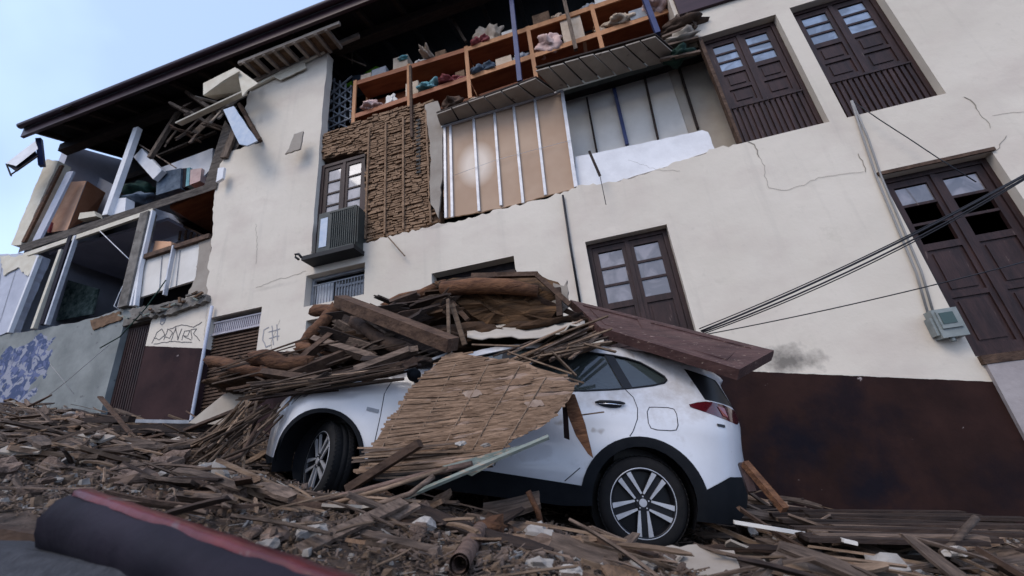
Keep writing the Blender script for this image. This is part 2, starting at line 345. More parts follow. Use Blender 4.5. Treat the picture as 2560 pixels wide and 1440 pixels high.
def graffiti_mat():
    m = mat('grey_wall_with_blue_mural', (.15,.16,.155), (.235,.245,.235), .85, 1.5, .2, 14); t = m.node_tree; b = t.nodes['Principled BSDF']; L = t.links.new
    src = b.inputs['Base Color'].links[0].from_socket
    tcn = t.nodes.new('ShaderNodeTexCoord'); sp = t.nodes.new('ShaderNodeSeparateXYZ'); L(tcn.outputs['Object'], sp.inputs[0])
    def noi(sc, d=5, dist=0):
        n = t.nodes.new('ShaderNodeTexNoise'); n.inputs['Scale'].default_value = sc; n.inputs['Detail'].default_value = d; n.inputs['Distortion'].default_value = dist
        L(tcn.outputs['Object'], n.inputs['Vector']); return n.outputs['Fac']
    def ramp(f, p0, p1, a, c):
        r = t.nodes.new('ShaderNodeValToRGB'); r.color_ramp.elements[0].position = p0; r.color_ramp.elements[1].position = p1
        r.color_ramp.elements[0].color = (*a,1); r.color_ramp.elements[1].color = (*c,1); L(f, r.inputs[0]); return r.outputs[0]
    def mix(f, a, c):
        n = t.nodes.new('ShaderNodeMix'); n.data_type = 'RGBA'; L(f, n.inputs[0])
        for i, q in ((6,a),(7,c)):
            if isinstance(q, tuple): n.inputs[i].default_value = (*q,1)
            else: L(q, n.inputs[i])
        return n.outputs[2]
    mural = ramp(noi(2.6, 4, 1.5), .46, .50, (.05,.07,.14), (.25,.255,.30))
    mural = mix(ramp(noi(4.2, 3, 2), .55, .58, (0,0,0), (1,1,1)), mural, (.10,.12,.22))
    mm = t.nodes.new('ShaderNodeMath'); mm.operation = 'MULTIPLY_ADD'; L(noi(1.3, 9), mm.inputs[0]); mm.inputs[1].default_value = 2.2; L(sp.outputs['X'], mm.inputs[2])
    msk = t.nodes.new('ShaderNodeMath'); msk.operation = 'LESS_THAN'; L(mm.outputs[0], msk.inputs[0]); msk.inputs[1].default_value = -10.3
    m2 = t.nodes.new('ShaderNodeMath'); m2.operation = 'MULTIPLY_ADD'; L(noi(1.6, 9), m2.inputs[0]); m2.inputs[1].default_value = 1.2; L(sp.outputs['Z'], m2.inputs[2])
    msk2 = t.nodes.new('ShaderNodeMath'); msk2.operation = 'LESS_THAN'; L(m2.outputs[0], msk2.inputs[0]); msk2.inputs[1].default_value = 4.1
    mu = t.nodes.new('ShaderNodeMath'); mu.operation = 'MULTIPLY'; L(msk.outputs[0], mu.inputs[0]); L(msk2.outputs[0], mu.inputs[1])
    col = mix(mu.outputs[0], src, mural)
    col = mix(ramp(noi(5, 5), .66, .68, (0,0,0), (.8,.8,.8)), col, (.12,.12,.12))
    L(col, b.inputs['Base Color']); return m
M['mural'] = graffiti_mat()
def panel_glow():  # paints a soft bright glow into the plasterboard colour
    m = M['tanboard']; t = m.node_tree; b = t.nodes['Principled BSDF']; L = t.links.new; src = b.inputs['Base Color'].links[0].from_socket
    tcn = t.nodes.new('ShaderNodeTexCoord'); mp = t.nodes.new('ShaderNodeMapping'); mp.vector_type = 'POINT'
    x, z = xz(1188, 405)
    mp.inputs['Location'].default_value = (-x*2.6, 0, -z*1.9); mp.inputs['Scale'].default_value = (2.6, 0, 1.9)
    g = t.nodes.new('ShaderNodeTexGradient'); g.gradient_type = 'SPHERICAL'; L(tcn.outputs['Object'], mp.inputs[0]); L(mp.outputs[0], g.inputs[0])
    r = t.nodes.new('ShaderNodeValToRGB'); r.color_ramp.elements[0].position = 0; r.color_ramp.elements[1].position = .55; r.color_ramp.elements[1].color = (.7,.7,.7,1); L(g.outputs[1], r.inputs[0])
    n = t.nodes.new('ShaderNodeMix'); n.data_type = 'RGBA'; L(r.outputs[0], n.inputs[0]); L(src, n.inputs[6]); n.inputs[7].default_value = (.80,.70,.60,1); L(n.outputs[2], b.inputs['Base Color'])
panel_glow()

# ------------------------------------------------------------------ ground
def street_z(x, y): return -.66 - .215*x
def bedh(x, y):        # height of the rubble over the street
    n = noise.noise(Vector((x*.9, y*.9, 3)))*.5 + noise.noise(Vector((x*2.3, y*2.3, 7)))*.3 + noise.noise(Vector((x*6, y*6, 1)))*.14
    h = .13 + .10*n
    h += .14*max(0, min(1, (y-4.9)/.8))
    if x < -3.2: h += .05*min(1, (-3.2-x)/2)
    # lower in the car's own footprint
    cx = -.11 - (y-3.74)*.18
    if -3.3 < x < .75 and 3.25 < y < 5.6: h *= .25
    if -.6 < x < .7 and 2.9 < y < 3.9: h *= .3
    if y < 2.0: h *= max(0.0, (y-1.1)/.9)
    return max(.005, h)
def gz(x, y): return street_z(x, y) + bedh(x, y)

def onY(px, py, lift=.02):
    y = .9
    while y < 6:
        p = at(px, py, y)
        if p.z <= gz(p.x, p.y)+lift: return y
        y += .02
    return 9
g = MB(); g.hexa([(-260,-260,street_z(-260,0)),(260,-260,street_z(260,0)),(260,5.5,street_z(260,0)),(-260,5.5,street_z(-260,0)),
                  (-260,-260,street_z(-260,0)-.5),(260,-260,street_z(260,0)-.5),(260,5.5,street_z(260,0)-.5),(-260,5.5,street_z(-260,0)-.5)])
tag(g.build('street', M['asphalt']), kind='structure')
g = MB(); g.hexa([(-260,5.5,street_z(-260,0)+.13),(260,5.5,street_z(260,0)+.13),(260,260,street_z(260,0)+.13),(-260,260,street_z(-260,0)+.13),
                  (-260,5.5,street_z(-260,0)-.5),(260,5.5,street_z(260,0)-.5),(260,260,street_z(260,0)-.5),(-260,260,street_z(-260,0)-.5)])
tag(g.build('pavement', M['paving']), kind='structure')
# rubble bed
def smoothgrid():
    m = MB(); xs = []; x = -15.5
    while x < 9: xs.append(x); x += .05 if -5 < x < 4.5 else .12
    ys = []; y = .7
    while y < 5.97: ys.append(y); y += .05
    b = []
    for y in ys:
        for x in xs: b.append((x, y, gz(x, y) + .03*noise.noise(Vector((x*14, y*14, 2)))))
    nx = len(xs); fs = []
    for j in range(len(ys)-1):
        for i in range(nx-1): fs.append((j*nx+i, j*nx+i+1, (j+1)*nx+i+1, (j+1)*nx+i))
    m.add(b, fs, True); return m
tag(smoothgrid().build('rubble_bed', M['dirt']), 'brown earth and crushed adobe spread over the street', 'rubble', kind='stuff')

# ------------------------------------------------------------------ building
B = empty('damaged_building', (0, D, 0)); B.location = (0,0,0)
tag(B, 'long cream three storey house on a slope with its upper floors torn open', 'building')
K = D/5.8
def P(l, Y=D): return [xz(x, y, Y) for x, y in l]
w2 = (3.80, 5.02, 4.155, 6.52); dr = (3.83, 5.09, .64, 3.12); md = (-.165, 1.045, .55, 3.09); sm = (-5.18, -3.98, 3.01, 3.62)
sh = (-7.25, -6.08, 1.05, 3.20); ga = (-5.10, -3.0, .5, 2.74); ob = (-2.72, -1.30, 1.0, 3.12)
left_low = P([(515,750),(500,757),(440,777),(385,790)])
l_edge = P([(515,750),(520,690),(527,610),(532,540),(538,470),(548,435),(550,410),(562,395),(572,378)])
mid_top = P([(572,378),(650,357),(655,345),(640,322),(622,300),(612,270),(625,222)])
top_up = P([(625,222),(700,185),(820,132)])
r_edge = P([(820,132),(810,235),(802,330)])
ac_l = P([(800,345),(797,400),(788,500),(777,645)])
lower = P([(912,607),(990,587),(1080,565),(1095,557),(1130,556),(1180,545),(1250,522),(1310,510),(1380,490),(1440,470),(1445,463),(1540,455),(1640,424),(1720,397),(1785,372),(1845,360)])
win1 = [(2.335,4.16),(3.575,4.16),(3.575,6.47),(2.335,6.47)]
topr = [(2.20,6.50),(2.17,6.75),(2.10,6.95)]
outer = (rag(left_low[::-1], .08, .02)[:-1] + rag(l_edge, .09, .035)[:-1] + rag(mid_top, .1, .03)[:-1] + top_up[:-1] + rag(r_edge, .2, .012) +
         rag(ac_l, .25, .012) + rag(lower, .06, .028)[:-1] +
         win1 + rag(topr, .06, .03) + [(2.12,7.1),(8.5,7.1),(8.5,-3.4)] + [(-8.72,.6),(-8.72,3.40)])
wl = MB().slab([outer, rect(*w2), rect(*dr), rect(*md), rect(*sm), rect(*sh), rect(*ga), rect(*ob)], D, D+.2)
wl.build('wall', M['wall'], B)
# upper right storey over the frame
MB().box(2.12, 8.5, D, D+.32, 7.103, 9.6).build('wall', M['wall'], B)
MB().hexa([(-14.2,6.35,-.5),(-13.9,6.35,-.5),(-13.9,6.35,9.80),(-14.2,6.35,9.80),(-14.2,11.5,-.5),(-13.9,11.5,-.5),(-13.9,11.5,11.67),(-14.2,11.5,11.67)]).build('wall', M['lilac'], B)
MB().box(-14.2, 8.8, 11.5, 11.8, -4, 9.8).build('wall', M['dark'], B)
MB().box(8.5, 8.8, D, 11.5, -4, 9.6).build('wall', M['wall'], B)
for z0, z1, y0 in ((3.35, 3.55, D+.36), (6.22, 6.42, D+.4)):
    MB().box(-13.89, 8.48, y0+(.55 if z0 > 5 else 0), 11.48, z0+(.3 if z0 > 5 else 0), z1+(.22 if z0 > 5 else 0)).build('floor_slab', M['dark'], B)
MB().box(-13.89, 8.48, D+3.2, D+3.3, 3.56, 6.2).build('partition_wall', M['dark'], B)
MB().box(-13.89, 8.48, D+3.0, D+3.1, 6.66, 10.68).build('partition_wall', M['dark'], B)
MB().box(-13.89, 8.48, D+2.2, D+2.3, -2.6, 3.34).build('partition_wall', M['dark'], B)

# roof: fascia, underside boards, rafters, tiles
def ev(x): return 9.48 + (x+13.71)*.0265           # eave height at y = 5.4
x0, x1 = -13.75, 8.8
MB().box(-13.89, -7.6, D+1.62, D+1.68, 6.66, 10.2).build('partition_wall', M['dark'], B)
rf = MB()
rf.hexa([(x0,5.40,ev(x0)-.05),(x1,5.40,ev(x1)-.05),(x1,5.40,ev(x1)),(x0,5.40,ev(x0)),(x0,12,ev(x0)+2.4),(x1,12,ev(x1)+2.4),(x1,12,ev(x1)+2.46),(x0,12,ev(x0)+2.46)])
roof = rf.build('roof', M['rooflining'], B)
MB().hexa([(x0,5.30,ev(x0)-.30),(x1,5.30,ev(x1)-.30),(x1,5.30,ev(x1)+.02),(x0,5.30,ev(x0)+.02),(x0,5.37,ev(x0)-.30),(x1,5.37,ev(x1)-.30),(x1,5.37,ev(x1)+.02),(x0,5.37,ev(x0)+.02)]).build('fascia', M['fascia'], roof)
gt = MB().tube([(x0, 5.22, ev(x0)-.02), (x1, 5.22, ev(x1)-.02)], .075, 10).build('gutter', M['fascia'], roof)
tl = MB()
n = int((x1-x0)/.26)
for i in range(n):
    x = x0+.13+i*.26; z = ev(x)
    tl.tube([(x, 5.30, z+.10), (x, 12, z+.10+2.44)], .11, 6)
tl.build('roof_tiles', M['tile'], roof)
for i in range(26):
    x = -13.4+i*.85; z = ev(x)
    MB().bar((x, 5.46, z-.13), (x, 11.3, z-.13+2.13), .09, .14).build('rafter', M['wood_dark'], roof)
MB().bar((-13.6, 6.1, 9.35), (-7.4, 6.1, 9.5), .22, .24).build('wall_plate', M['wood_dark'], roof)
MB().bar((-5.1, 6.15, 9.62), (8.4, 6.15, 9.85), .22, .24).build('wall_plate', M['wood_dark'], roof)
MB().bar((-13.6, 7.6, 9.35), (8.4, 7.6, 9.75), .16, .2).build('tie_beam', M['wood_dark'], roof)
# soffit whose plaster fell: battens and mud infill between wall top and fascia
sf = MB(); sc = MB()
for i in range(9):
    x = -6.95+i*.27; sf.bar((x, 5.45, 9.20+i*.012), (x, 5.99, 9.26+i*.012), .07, .10)
sf.bar((-7.1,5.47,9.22),(-4.45,5.47,9.33), .06, .09); sf.bar((-7.2,5.955,9.17),(-4.3,5.955,9.50), .07, .12)
M['batten'] = mat('pale_batten', (.20,.16,.13), (.34,.28,.23), .85, 5, .4, 14)
sf.build('exposed_soffit_battens', M['batten'], roof)
for i in range(8):
    x = -6.95+i*.27
    if i in (1,4): continue
    MB().box(x+.04, x+.23, 5.5, 5.98, 9.265+i*.012, 9.30+i*.012).build('mud_infill', M['mud'], roof)
MB().slab([rag(P([(680,190),(745,150),(760,152),(765,170),(700,200)], 5.93), .06, .01, True)], 5.93, 5.95).build('soffit_plaster', M['creamsheet'], roof)
MB().bar((-7.25,5.95,8.98),(-5.2,5.95,9.36), .05, .07).build('cornice', M['creamsheet'], B)

# joinery -----------------------------------------------------------------
def joinery(name, x0, x1, z0, z1, y, rows, panes=M['glass_blue'], ribs=0, lite=(.0,), top_frac=.48, lab=None, skip=(), frame=.07, lean=0):
    fr = MB()
    fr.box(x0+.003, x0+frame, y-.02, y+.10, z0+.003, z1-.003); fr.box(x1-frame, x1-.003, y-.02, y+.10, z0+.003, z1-.003)
    fr.box(x0+frame+.001, x1-frame-.001, y-.02, y+.10, z1-frame, z1-.003); fr.box(x0+frame+.001, x1-frame-.001, y-.02, y+.10, z0+.003, z0+.05)
    root = fr.build(name, M['maroonwood'], B)
    if lab: root['label'] = lab
    xm = (x0+x1)/2; base = z0+.052+ribs
    for k, (a, b) in enumerate(((x0+frame+.004, xm-.004), (xm+.004, x1-frame-.004))):
        lf = MB(); st = .085; zt = z1-frame-.004; zg = zt-(zt-base)*top_frac
        lf.box(a, a+st, y, y+.05, base, zt); lf.box(b-st, b, y, y+.05, base, zt)
        for z in (base, zg-.05, zt-.09): lf.box(a+st+.0005, b-st-.0005, y, y+.05, z, z+.09)
        gh = (zt-.09-(zg+.04))/rows
        for r in range(1, rows): lf.box(a+st+.0005, b-st-.0005, y+.002, y+.048, zg+.04+r*gh-.018, zg+.04+r*gh+.018)
        zz0, zz1 = base+.091, zg-.051
        zs = [(zz0, zz1)] if zz1-zz0 < .5 else [(zz0, (zz0+zz1)/2-.03), ((zz0+zz1)/2+.03, zz1)]
        if len(zs) > 1: lf.box(a+st+.0005, b-st-.0005, y, y+.05, zs[0][1]+.0005, zs[1][0]-.0005)
        for p, q in zs:
            lf.box(a+st+.001, b-st-.001, y+.022, y+.04, p, q)
            lf.box(a+st+.05, b-st-.05, y+.008, y+.0215, p+.05, q-.05)
        lf.build('leaf', M['maroonwood'], root)
        pn = MB()
        for r in range(rows):
            if (k, r) in skip: continue
            zc = zg+.04+r*gh; pn.box(a+st+.001, b-st-.001, y+.02, y+.026, zc+(.018 if r else 0), zc+gh-.018)
        pn.build('panes', panes, root)
        if k == 0:
            MB().box(xm-.03, xm+.03, y-.018, y-.001, base, zt).build('astragal', M['maroonwood'], root)
    if ribs:
        rb = MB(); n = int((x1-x0-2*frame)/.075)
        for i in range(n):
            x = x0+frame+.02+i*(x1-x0-2*frame-.02)/n; rb.box(x, x+.045, y-.03, y+.0, z0+.055, z0+.05+ribs+.02)
        rb.box(x0+frame+.002, x1-frame-.002, y+.001, y+.02, z0+.055, z0+.05+ribs-.002)
        rb.box(x0+frame+.002, x1-frame-.002, y-.045, y-.031, z0+.05+ribs-.03, z0+.05+ribs+.0)
        rb.build('balustrade', M['maroonwood'], root)
    return root
joinery('window', 2.40, 3.573, 4.163, 6.467, D+.14, 3, ribs=.72, lab='tall maroon window beside the torn opening, all its blue panes intact')
j = joinery('window', w2[0], w2[1], w2[2], w2[3], D+.14, 3, ribs=.72, lab='tall maroon window at the top right of the facade')
joinery('door', *dr, D+.14, 3, panes=M['glass_pale'], skip=((0,0),(0,1),(1,0),(1,1)), lab='maroon double door at the right with broken panes', top_frac=.42)
joinery('door', *md, D+.14, 3, panes=M['glass_pale'], lab='maroon double door behind the rubble pile', top_frac=.40)
MB().hexa([(2.36,5.99,4.17),(2.40,5.99,4.17),(2.40,5.99,6.46),(2.34,5.99,6.46),(2.36,6.1,4.17),(2.40,6.1,4.17),(2.40,6.1,6.46),(2.34,6.1,6.46)]).build('window_post', M['wood_brown'], B)
MB().box(dr[0]-.03, dr[1]+.03, D-.03, D+.02, dr[3]+.002, dr[3]+.05).build('door_lintel', M['wood_brown'], B)
MB().box(dr[0]+.01, dr[1]+.2, D-.06, D+.3, dr[2]-.10, dr[2]-.004).build('door_sill', M['wood_brown'], B)
MB().box(dr[0]+.03, 8.4, D-.05, D-.004, -3.2, dr[2]-.104).build('door_step', mat('dusty_grey_render', (.27,.235,.23), (.36,.32,.31), .9, 2, .3, 14), B)
# window with the air conditioner
acx0, acx1, acz0, acz1 = -5.135, -4.06, 3.98, 6.16
joinery('window', acx0, acx1, acz0, acz1, D+.12, 4, panes=M['glass_pale'], lab='maroon window above the air conditioner', top_frac=.62)
# small barred window
wf = MB(); x0_,x1_,z0_,z1_ = sm
wf.box(x0_+.002,x0_+.05,D+.16,D+.22,z0_+.002,z1_-.002); wf.box(x1_-.05,x1_-.002,D+.16,D+.22,z0_+.002,z1_-.002)
wf.box(x0_+.051,x1_-.051,D+.16,D+.22,z1_-.05,z1_-.002); wf.box(x0_+.051,x1_-.051,D+.16,D+.22,z0_+.002,z0_+.04)
wi = wf.build('window', M['steel'], B); wi['label'] = 'small barred window low over the garage opening'
br = MB()
for i in range(17): br.tube([(x0_+.12+i*.061, D+.13, z0_+.0), (x0_+.12+i*.061, D+.13, z1_-.17)], .009, 6)
br.bar((x0_+.06, D+.13, z1_-.17), (x1_-.06, D+.13, z1_-.17), .02, .02); br.build('bars', M['steel'], wi)
cu = MB(); pts = []
for i in range(25): pts.append((x0_+.06+i*.014, D+.235+.015*math.sin(i*1.3)))
for a, b in zip(pts, pts[1:]): cu.add([(a[0],a[1],z0_),(b[0],b[1],z0_),(b[0],b[1],z1_-.1),(a[0],a[1],z1_-.1)], [(0,1,2,3)], True)
cu.build('curtain', M['white'], wi)
MB().box(x0_, x1_, D+.27, D+.29, z0_, z1_).build('pane', M['glass_dark'], wi)
# opening behind the pile: dark timber lined
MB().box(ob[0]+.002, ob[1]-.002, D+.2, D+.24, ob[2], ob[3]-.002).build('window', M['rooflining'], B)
MB().box(ga[0]+.002, ga[1]-.002, D+.24, D+.28, ga[2], ga[3]-.002).build('garage_door', M['wood_brown'], B)
# roller shutter with vent grille
sx0, sx1, sz0, sz1 = sh
rs = MB(); z = sz0
while z < sz1-.34:
    rs.hexa([(sx0+.003,D+.12,z),(sx1-.003,D+.12,z),(sx1-.003,D+.145,z+.05),(sx0+.003,D+.145,z+.05),(sx0+.003,D+.17,z),(sx1-.003,D+.17,z),(sx1-.003,D+.17,z+.05),(sx0+.003,D+.17,z+.05)]); z += .062
rs.box(sx0+.003, sx1-.003, D+.171, D+.18, sz0, sz1-.33)
rs.build('roller_shutter', M['wood_brown'], B)
vg = MB()
for i in range(24): vg.bar((sx0+.05+i*.046, D+.1, sz1-.30), (sx0+.065+i*.046, D+.1, sz1-.1), .02, .02)
vg.box(sx0+.003, sx1-.003, D+.08, D+.12, sz1-.335, sz1-.30); vg.box(sx0+.003, sx1-.003, D+.08, D+.12, sz1-.10, sz1-.07)
vg.box(sx0+.003, sx1-.003, D+.125, D+.13, sz1-.3, sz1-.1)
vg.build('vent_grille', M['ventlilac'], B)
# drainpipe
dp = MB().tube([at(530,765,5.93), at(505,905,5.93), at(478,1050,5.93), at(463,1095,5.93)], .028, 8).build('drainpipe', M['lilac'], B)
# left brown door
dx0, dx1, dz0, dz1 = -9.45, -8.725, 1.3, 3.44
ld = MB(); ld.box(dx0, dx1-.002, D+.12, D+.16, dz0, dz1)
i = 0
while dx0+.05+i*.06 < dx1-.05: ld.box(dx0+.05+i*.06, dx0+.05+i*.06+.03, D+.105, D+.1195, dz0+.05, dz1-.06); i += 1
ld.build('door', M['maroonwood'], B)['label'] = 'narrow ribbed maroon door beside the mural wall'
MB().box(dx0-.02, -8.725, D+.0, D+.3, 3.445, 3.60).build('door_lintel', M['grey'], B)

# cracks and spray paint
ck = MB()
for l, wd in (([(640,720),(690,700),(730,690),(765,678)], .010), ([(1870,355),(1886,362),(1897,392)], .028), ([(1897,392),(1912,415),(1910,440),(1922,470),(1960,476),(2010,464),(2045,444),(2100,436),(2158,430)], .007),
              ([(2410,243),(2425,250),(2440,272)], .022), ([(2440,272),(2465,300),(2475,320)], .010), ([(2470,372),(2490,376),(2515,340)], .012), ([(640,560),(644,610),(640,660)], .007),
              ([(520,760),(516,800),(510,850)], .007), ([(1570,400),(1640,425),(1700,428)], .005), ([(2480,290),(2560,280)], .006), ([(700,800),(680,850),(672,900)], .007), ([(2145,385),(2158,412),(2163,430)], .02)):
    MB().ribbon(rag(P(l), .05, .016), wd*.45, D-.006).build('crack', M['crack'], B)
gr = MB()
for l in ([(380,858),(392,832),(405,822),(412,838),(398,850),(385,845)], [(410,850),(420,822),(432,832),(424,846),(412,842)], [(428,852),(440,818),(445,850),(455,822)],
          [(455,850),(462,828),(475,826),(470,840),(458,838),(478,850)], [(480,848),(478,824),(492,822),(484,834),(500,852)], [(385,860),(430,854),(480,856)], [(425,822),(455,812),(485,818),(505,805)]):
    gr.ribbon(rag(P(l), .06, .012), .012, D-.006)
gr.build('spray_tag', M['paint_black'], B)
gr = MB()
for l in ([(672,818),(660,825),(657,850),(665,868),(678,862)], [(680,815),(684,862)], [(692,812),(694,850)], [(672,830),(700,822)], [(674,846),(698,840)]):
    gr.ribbon(rag(P(l), .06, .01), .016, D-.006)
gr.build('spray_tag', M['paint_grey'], B)
bdg = MB(); bx, bz = xz(408, 800)
for k in range(8):
    a0, a1 = k*math.pi/4, (k+1)*math.pi/4
    bdg.ribbon([(bx+.06*math.cos(a0), bz+.10*math.sin(a0)), (bx+.06*math.cos(a1), bz+.10*math.sin(a1))], .02, D-.006)
bdg.ribbon([(bx-.04, bz), (bx+.04, bz)], .07, D-.0065)
bdg.build('wall_emblem', M['paint_grey'], B)
# dark vertical groove pipe down to the pile
MB().tube([at(1407,488,5.96), at(1425,610,5.96), at(1450,755,5.96)], .018, 6).build('cable_pipe', M['wire'], B)

# exposed mud and lath wall right of the AC window
ml = P([(800,340),(870,318),(920,298),(1000,268),(1090,252),(1100,300),(1104,420),(1100,556),(1000,588),(912,608),(914,500),(913,380),(805,398)], 6.10)
MB().slab([rag(ml, .12, .02, True)], 6.10, 6.26).build('mud_wall', M['mud'], B)
lt = MB(); z = 4.05; row = 0
while z < 7.05:
    x = -5.2+random.uniform(0, .15)
    while x < -2.55:
        L_ = random.uniform(.12, .26); c = (x+L_/2, z)
        if inside(c, ml) and inside((x+.02, z), ml) and inside((x+L_-.02, z), ml):
            t = random.uniform(-.012, .012); y = 6.08+random.uniform(-.02, .02)
            lt.bar((x, y, z+t), (x+L_-.02, y, z-t+random.uniform(-.01,.01)), .045, random.uniform(.026,.040))
        x += L_
    z += .050; row += 1
lt.build('cane_laths', M['lath'], B)
for xx in (-4.02, -3.62, -3.25, -2.72): MB().bar((xx, 6.035, 4.12), (xx+random.uniform(-.03,.03), 6.035, 6.72), .035, .03).build('lath_batten', M['lath'], B)
sh_ = MB()
for k in range(14): a = at(1046, 300+k*10, 6.04); sh_.box(a.x-.045, a.x+.045, 6.035, 6.045, a.z-.02, a.z+.02)
a = at(1046, 300, 6.04); b_ = at(1046, 430, 6.04); sh_.box(a.x-.008, a.x+.008, 6.046, 6.05, b_.z, a.z)
sh_.build('ladder_hole', M['black'], B)
MB().bar(at(1026,165,6.02), at(1030,345,6.02), .05, .05).build('post', M['wood_brown'], B)
MB().slab([rag(P([(1062,262),(1094,252),(1108,300),(1106,420),(1096,545),(1072,500),(1078,400),(1070,320)], 6.02), .1, .015, True)], 6.02, 6.06).build('torn_plaster_edge', M['soffit'], B)

# plasterboard panel with studs
q = P([(1104,318),(1407,228),(1441,470),(1250,521),(1112,546)], 6.06)
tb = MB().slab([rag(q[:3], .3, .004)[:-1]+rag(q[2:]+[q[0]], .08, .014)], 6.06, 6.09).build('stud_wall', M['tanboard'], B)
studs = [((1112,316),(1115,545)), ((1126,312),(1131,543)), ((1184,296),(1198,528)), ((1236,282),(1253,514)), ((1284,266),(1308,508)), ((1337,250),(1364,488)), ((1405,228),(1440,468))]
for i, (a, b) in enumerate(studs): MB().bar(at(*a, 6.035), at(*b, 6.035), .045 if i < 6 else .06, .035).build('stud', M['stud'], tb)
MB().bar(at(1104,318,6.02), at(1407,227,6.02), .04, .03).build('track', M['stud'], tb)
MB().tube([at(1130,440,6.0), at(1240,400,6.0), at(1330,376,6.0), at(1430,350,6.0)], .004, 4).build('tie_wire', M['stud'], tb)

# white inner room right of it
wb = P([(1438,392),(1600,360),(1755,325),(1770,330),(1787,373),(1720,398),(1640,424),(1540,455),(1440,470)], 6.12)
MB().slab([rag(wb, .1, .008, True)], 6.12, 6.16).build('white_plaster_band', M['white'], B)
MB().box(-.1, 2.9, 6.62, 6.68, 4.3, 6.52).build('inner_wall', M['whitepanel'], B)
for a, b, m, wd in (((1467,245),(1492,380),'wood_dark',.035), ((1535,222),(1568,362),'blue',.06), ((1612,195),(1645,348),'wood_dark',.035), ((1697,168),(1745,322),'wood_dark',.035)):
    MB().bar(at(*a, 6.56), at(*b, 6.56), wd, .05).build('wall_post', M[m], B)
MB().box(1.9, 3.0, 6.60, 6.615, 4.3, 6.52).build('inner_wall', M['beigepanel'], B)
# underside strip of boards hanging at floor level
MB().box(-2.5, 2.95, 6.21, D+.94, 6.53, 6.63).build('floor_slab', M['dark'], B)
def strip(a0, a1, b0, b1, z, n):
    s_ = MB()
    for i in range(n):
        t0, t1 = i/n+.007, (i+1)/n-.007
        p = [Vector(a0).lerp(Vector(a1), t0), Vector(a0).lerp(Vector(a1), t1), Vector(b0).lerp(Vector(b1), t1), Vector(b0).lerp(Vector(b1), t0)]
        dz = random.uniform(-.012, .012)
        p = [Vector((v.x, v.y, v.z+dz+random.uniform(-.008,.008))) for v in p]
        s_.hexa(p + [v+Vector((0,0,.025)) for v in p])
    return s_
MB().hexa([(-2.40,5.74,6.26),(-.45,5.62,6.26),(-.15,6.05,6.26),(-2.45,5.99,6.26),(-2.40,5.74,6.29),(-.45,5.62,6.29),(-.15,6.05,6.29),(-2.45,5.99,6.29)]).build('gap_shade_backing', M['wood_dark'], B)  # dark plates added above the boards so their gaps look shaded
MB().hexa([(-.42,5.46,6.30),(1.58,5.52,6.30),(2.0,6.06,6.30),(-.14,5.98,6.30),(-.42,5.46,6.33),(1.58,5.52,6.33),(2.0,6.06,6.33),(-.14,5.98,6.33)]).build('gap_shade_backing', M['wood_dark'], B)
st = strip((-2.40,5.72,6.2),(-.45,5.60,6.2),(-2.45,5.99,6.2),(-.15,6.05,6.2), 6.2, 6).build('soffit_boards', M['soffit'], B)
st = strip((-.44,5.44,6.2),(1.58,5.50,6.2),(-.20,5.98,6.2),(2.0,6.06,6.2), 6.2, 8).build('soffit_boards', M['soffit'], B)
MB().bar((-.4,6.15,6.33),(2.3,6.15,6.33), .10,.12).build('floor_beam', M['acgreen'], B)
MB().bar((-.4,6.27,6.47),(2.3,6.27,6.47), .10,.1).build('floor_beam', M['wood_dark'], B)
# upper opening: roof posts
for a, b, Y, m, wd in (((1278,-10),(1300,205),5.9,'blue',.085), ((1605,-20),(1645,85),5.9,'blue',.085), ((1100,-5),(1165,105),6.6,'woodz',.06), ((1408,-10),(1440,125),6.0,'woodz',.07)):
    MB().bar(at(*a, Y), at(*b, Y), wd, wd).build('roof_post', M[m], B)
for a, b, Y, m, wd in (((840,105),(1018,30),6.3,'woodz',.05), ((900,110),(1040,65),6.6,'woodz',.03), ((826,128),(915,165),6.4,'woodz',.03), ((880,95),(880,160),6.5,'woodz',.03)):
    MB().bar(at(*a, Y), at(*b, Y), wd, wd).build('broken_rafter', M[m], B)
MB().bar(at(1690,20,6.0), at(1880,-40,6.0), .12, .5, (0,0,1)).build('roof_beam', M['fascia'], B)
# lattice at the left of the upper opening
lg = MB()
for k in range(5):
    lg.bar(at(822+k*14, 190+k*6, 6.6), at(820+k*14, 330-k*6, 6.6), .035, .03)
for k in range(6):
    lg.bar(at(820, 195+k*26, 6.57), at(880, 235+k*22, 6.57), .03, .03); lg.bar(at(880, 190+k*26, 6.55), at(822, 240+k*20, 6.55), .03, .03)
lg.build('lattice_screen', M['steel'], B)

# ---- left torn bay ----
M['slabedge'] = mat('splintered_slab_edge', (.035,.028,.024), (.12,.10,.085), .9, 4, .8, 16, (1,5,5))
MB().hexa([at(45,632,5.97), at(540,472,5.97), at(545,452,5.97), at(52,612,5.97), at(45,632,6.37), at(540,472,6.37), at(545,452,6.37), at(52,612,6.37)]).build('slab_edge', M['slabedge'], B)
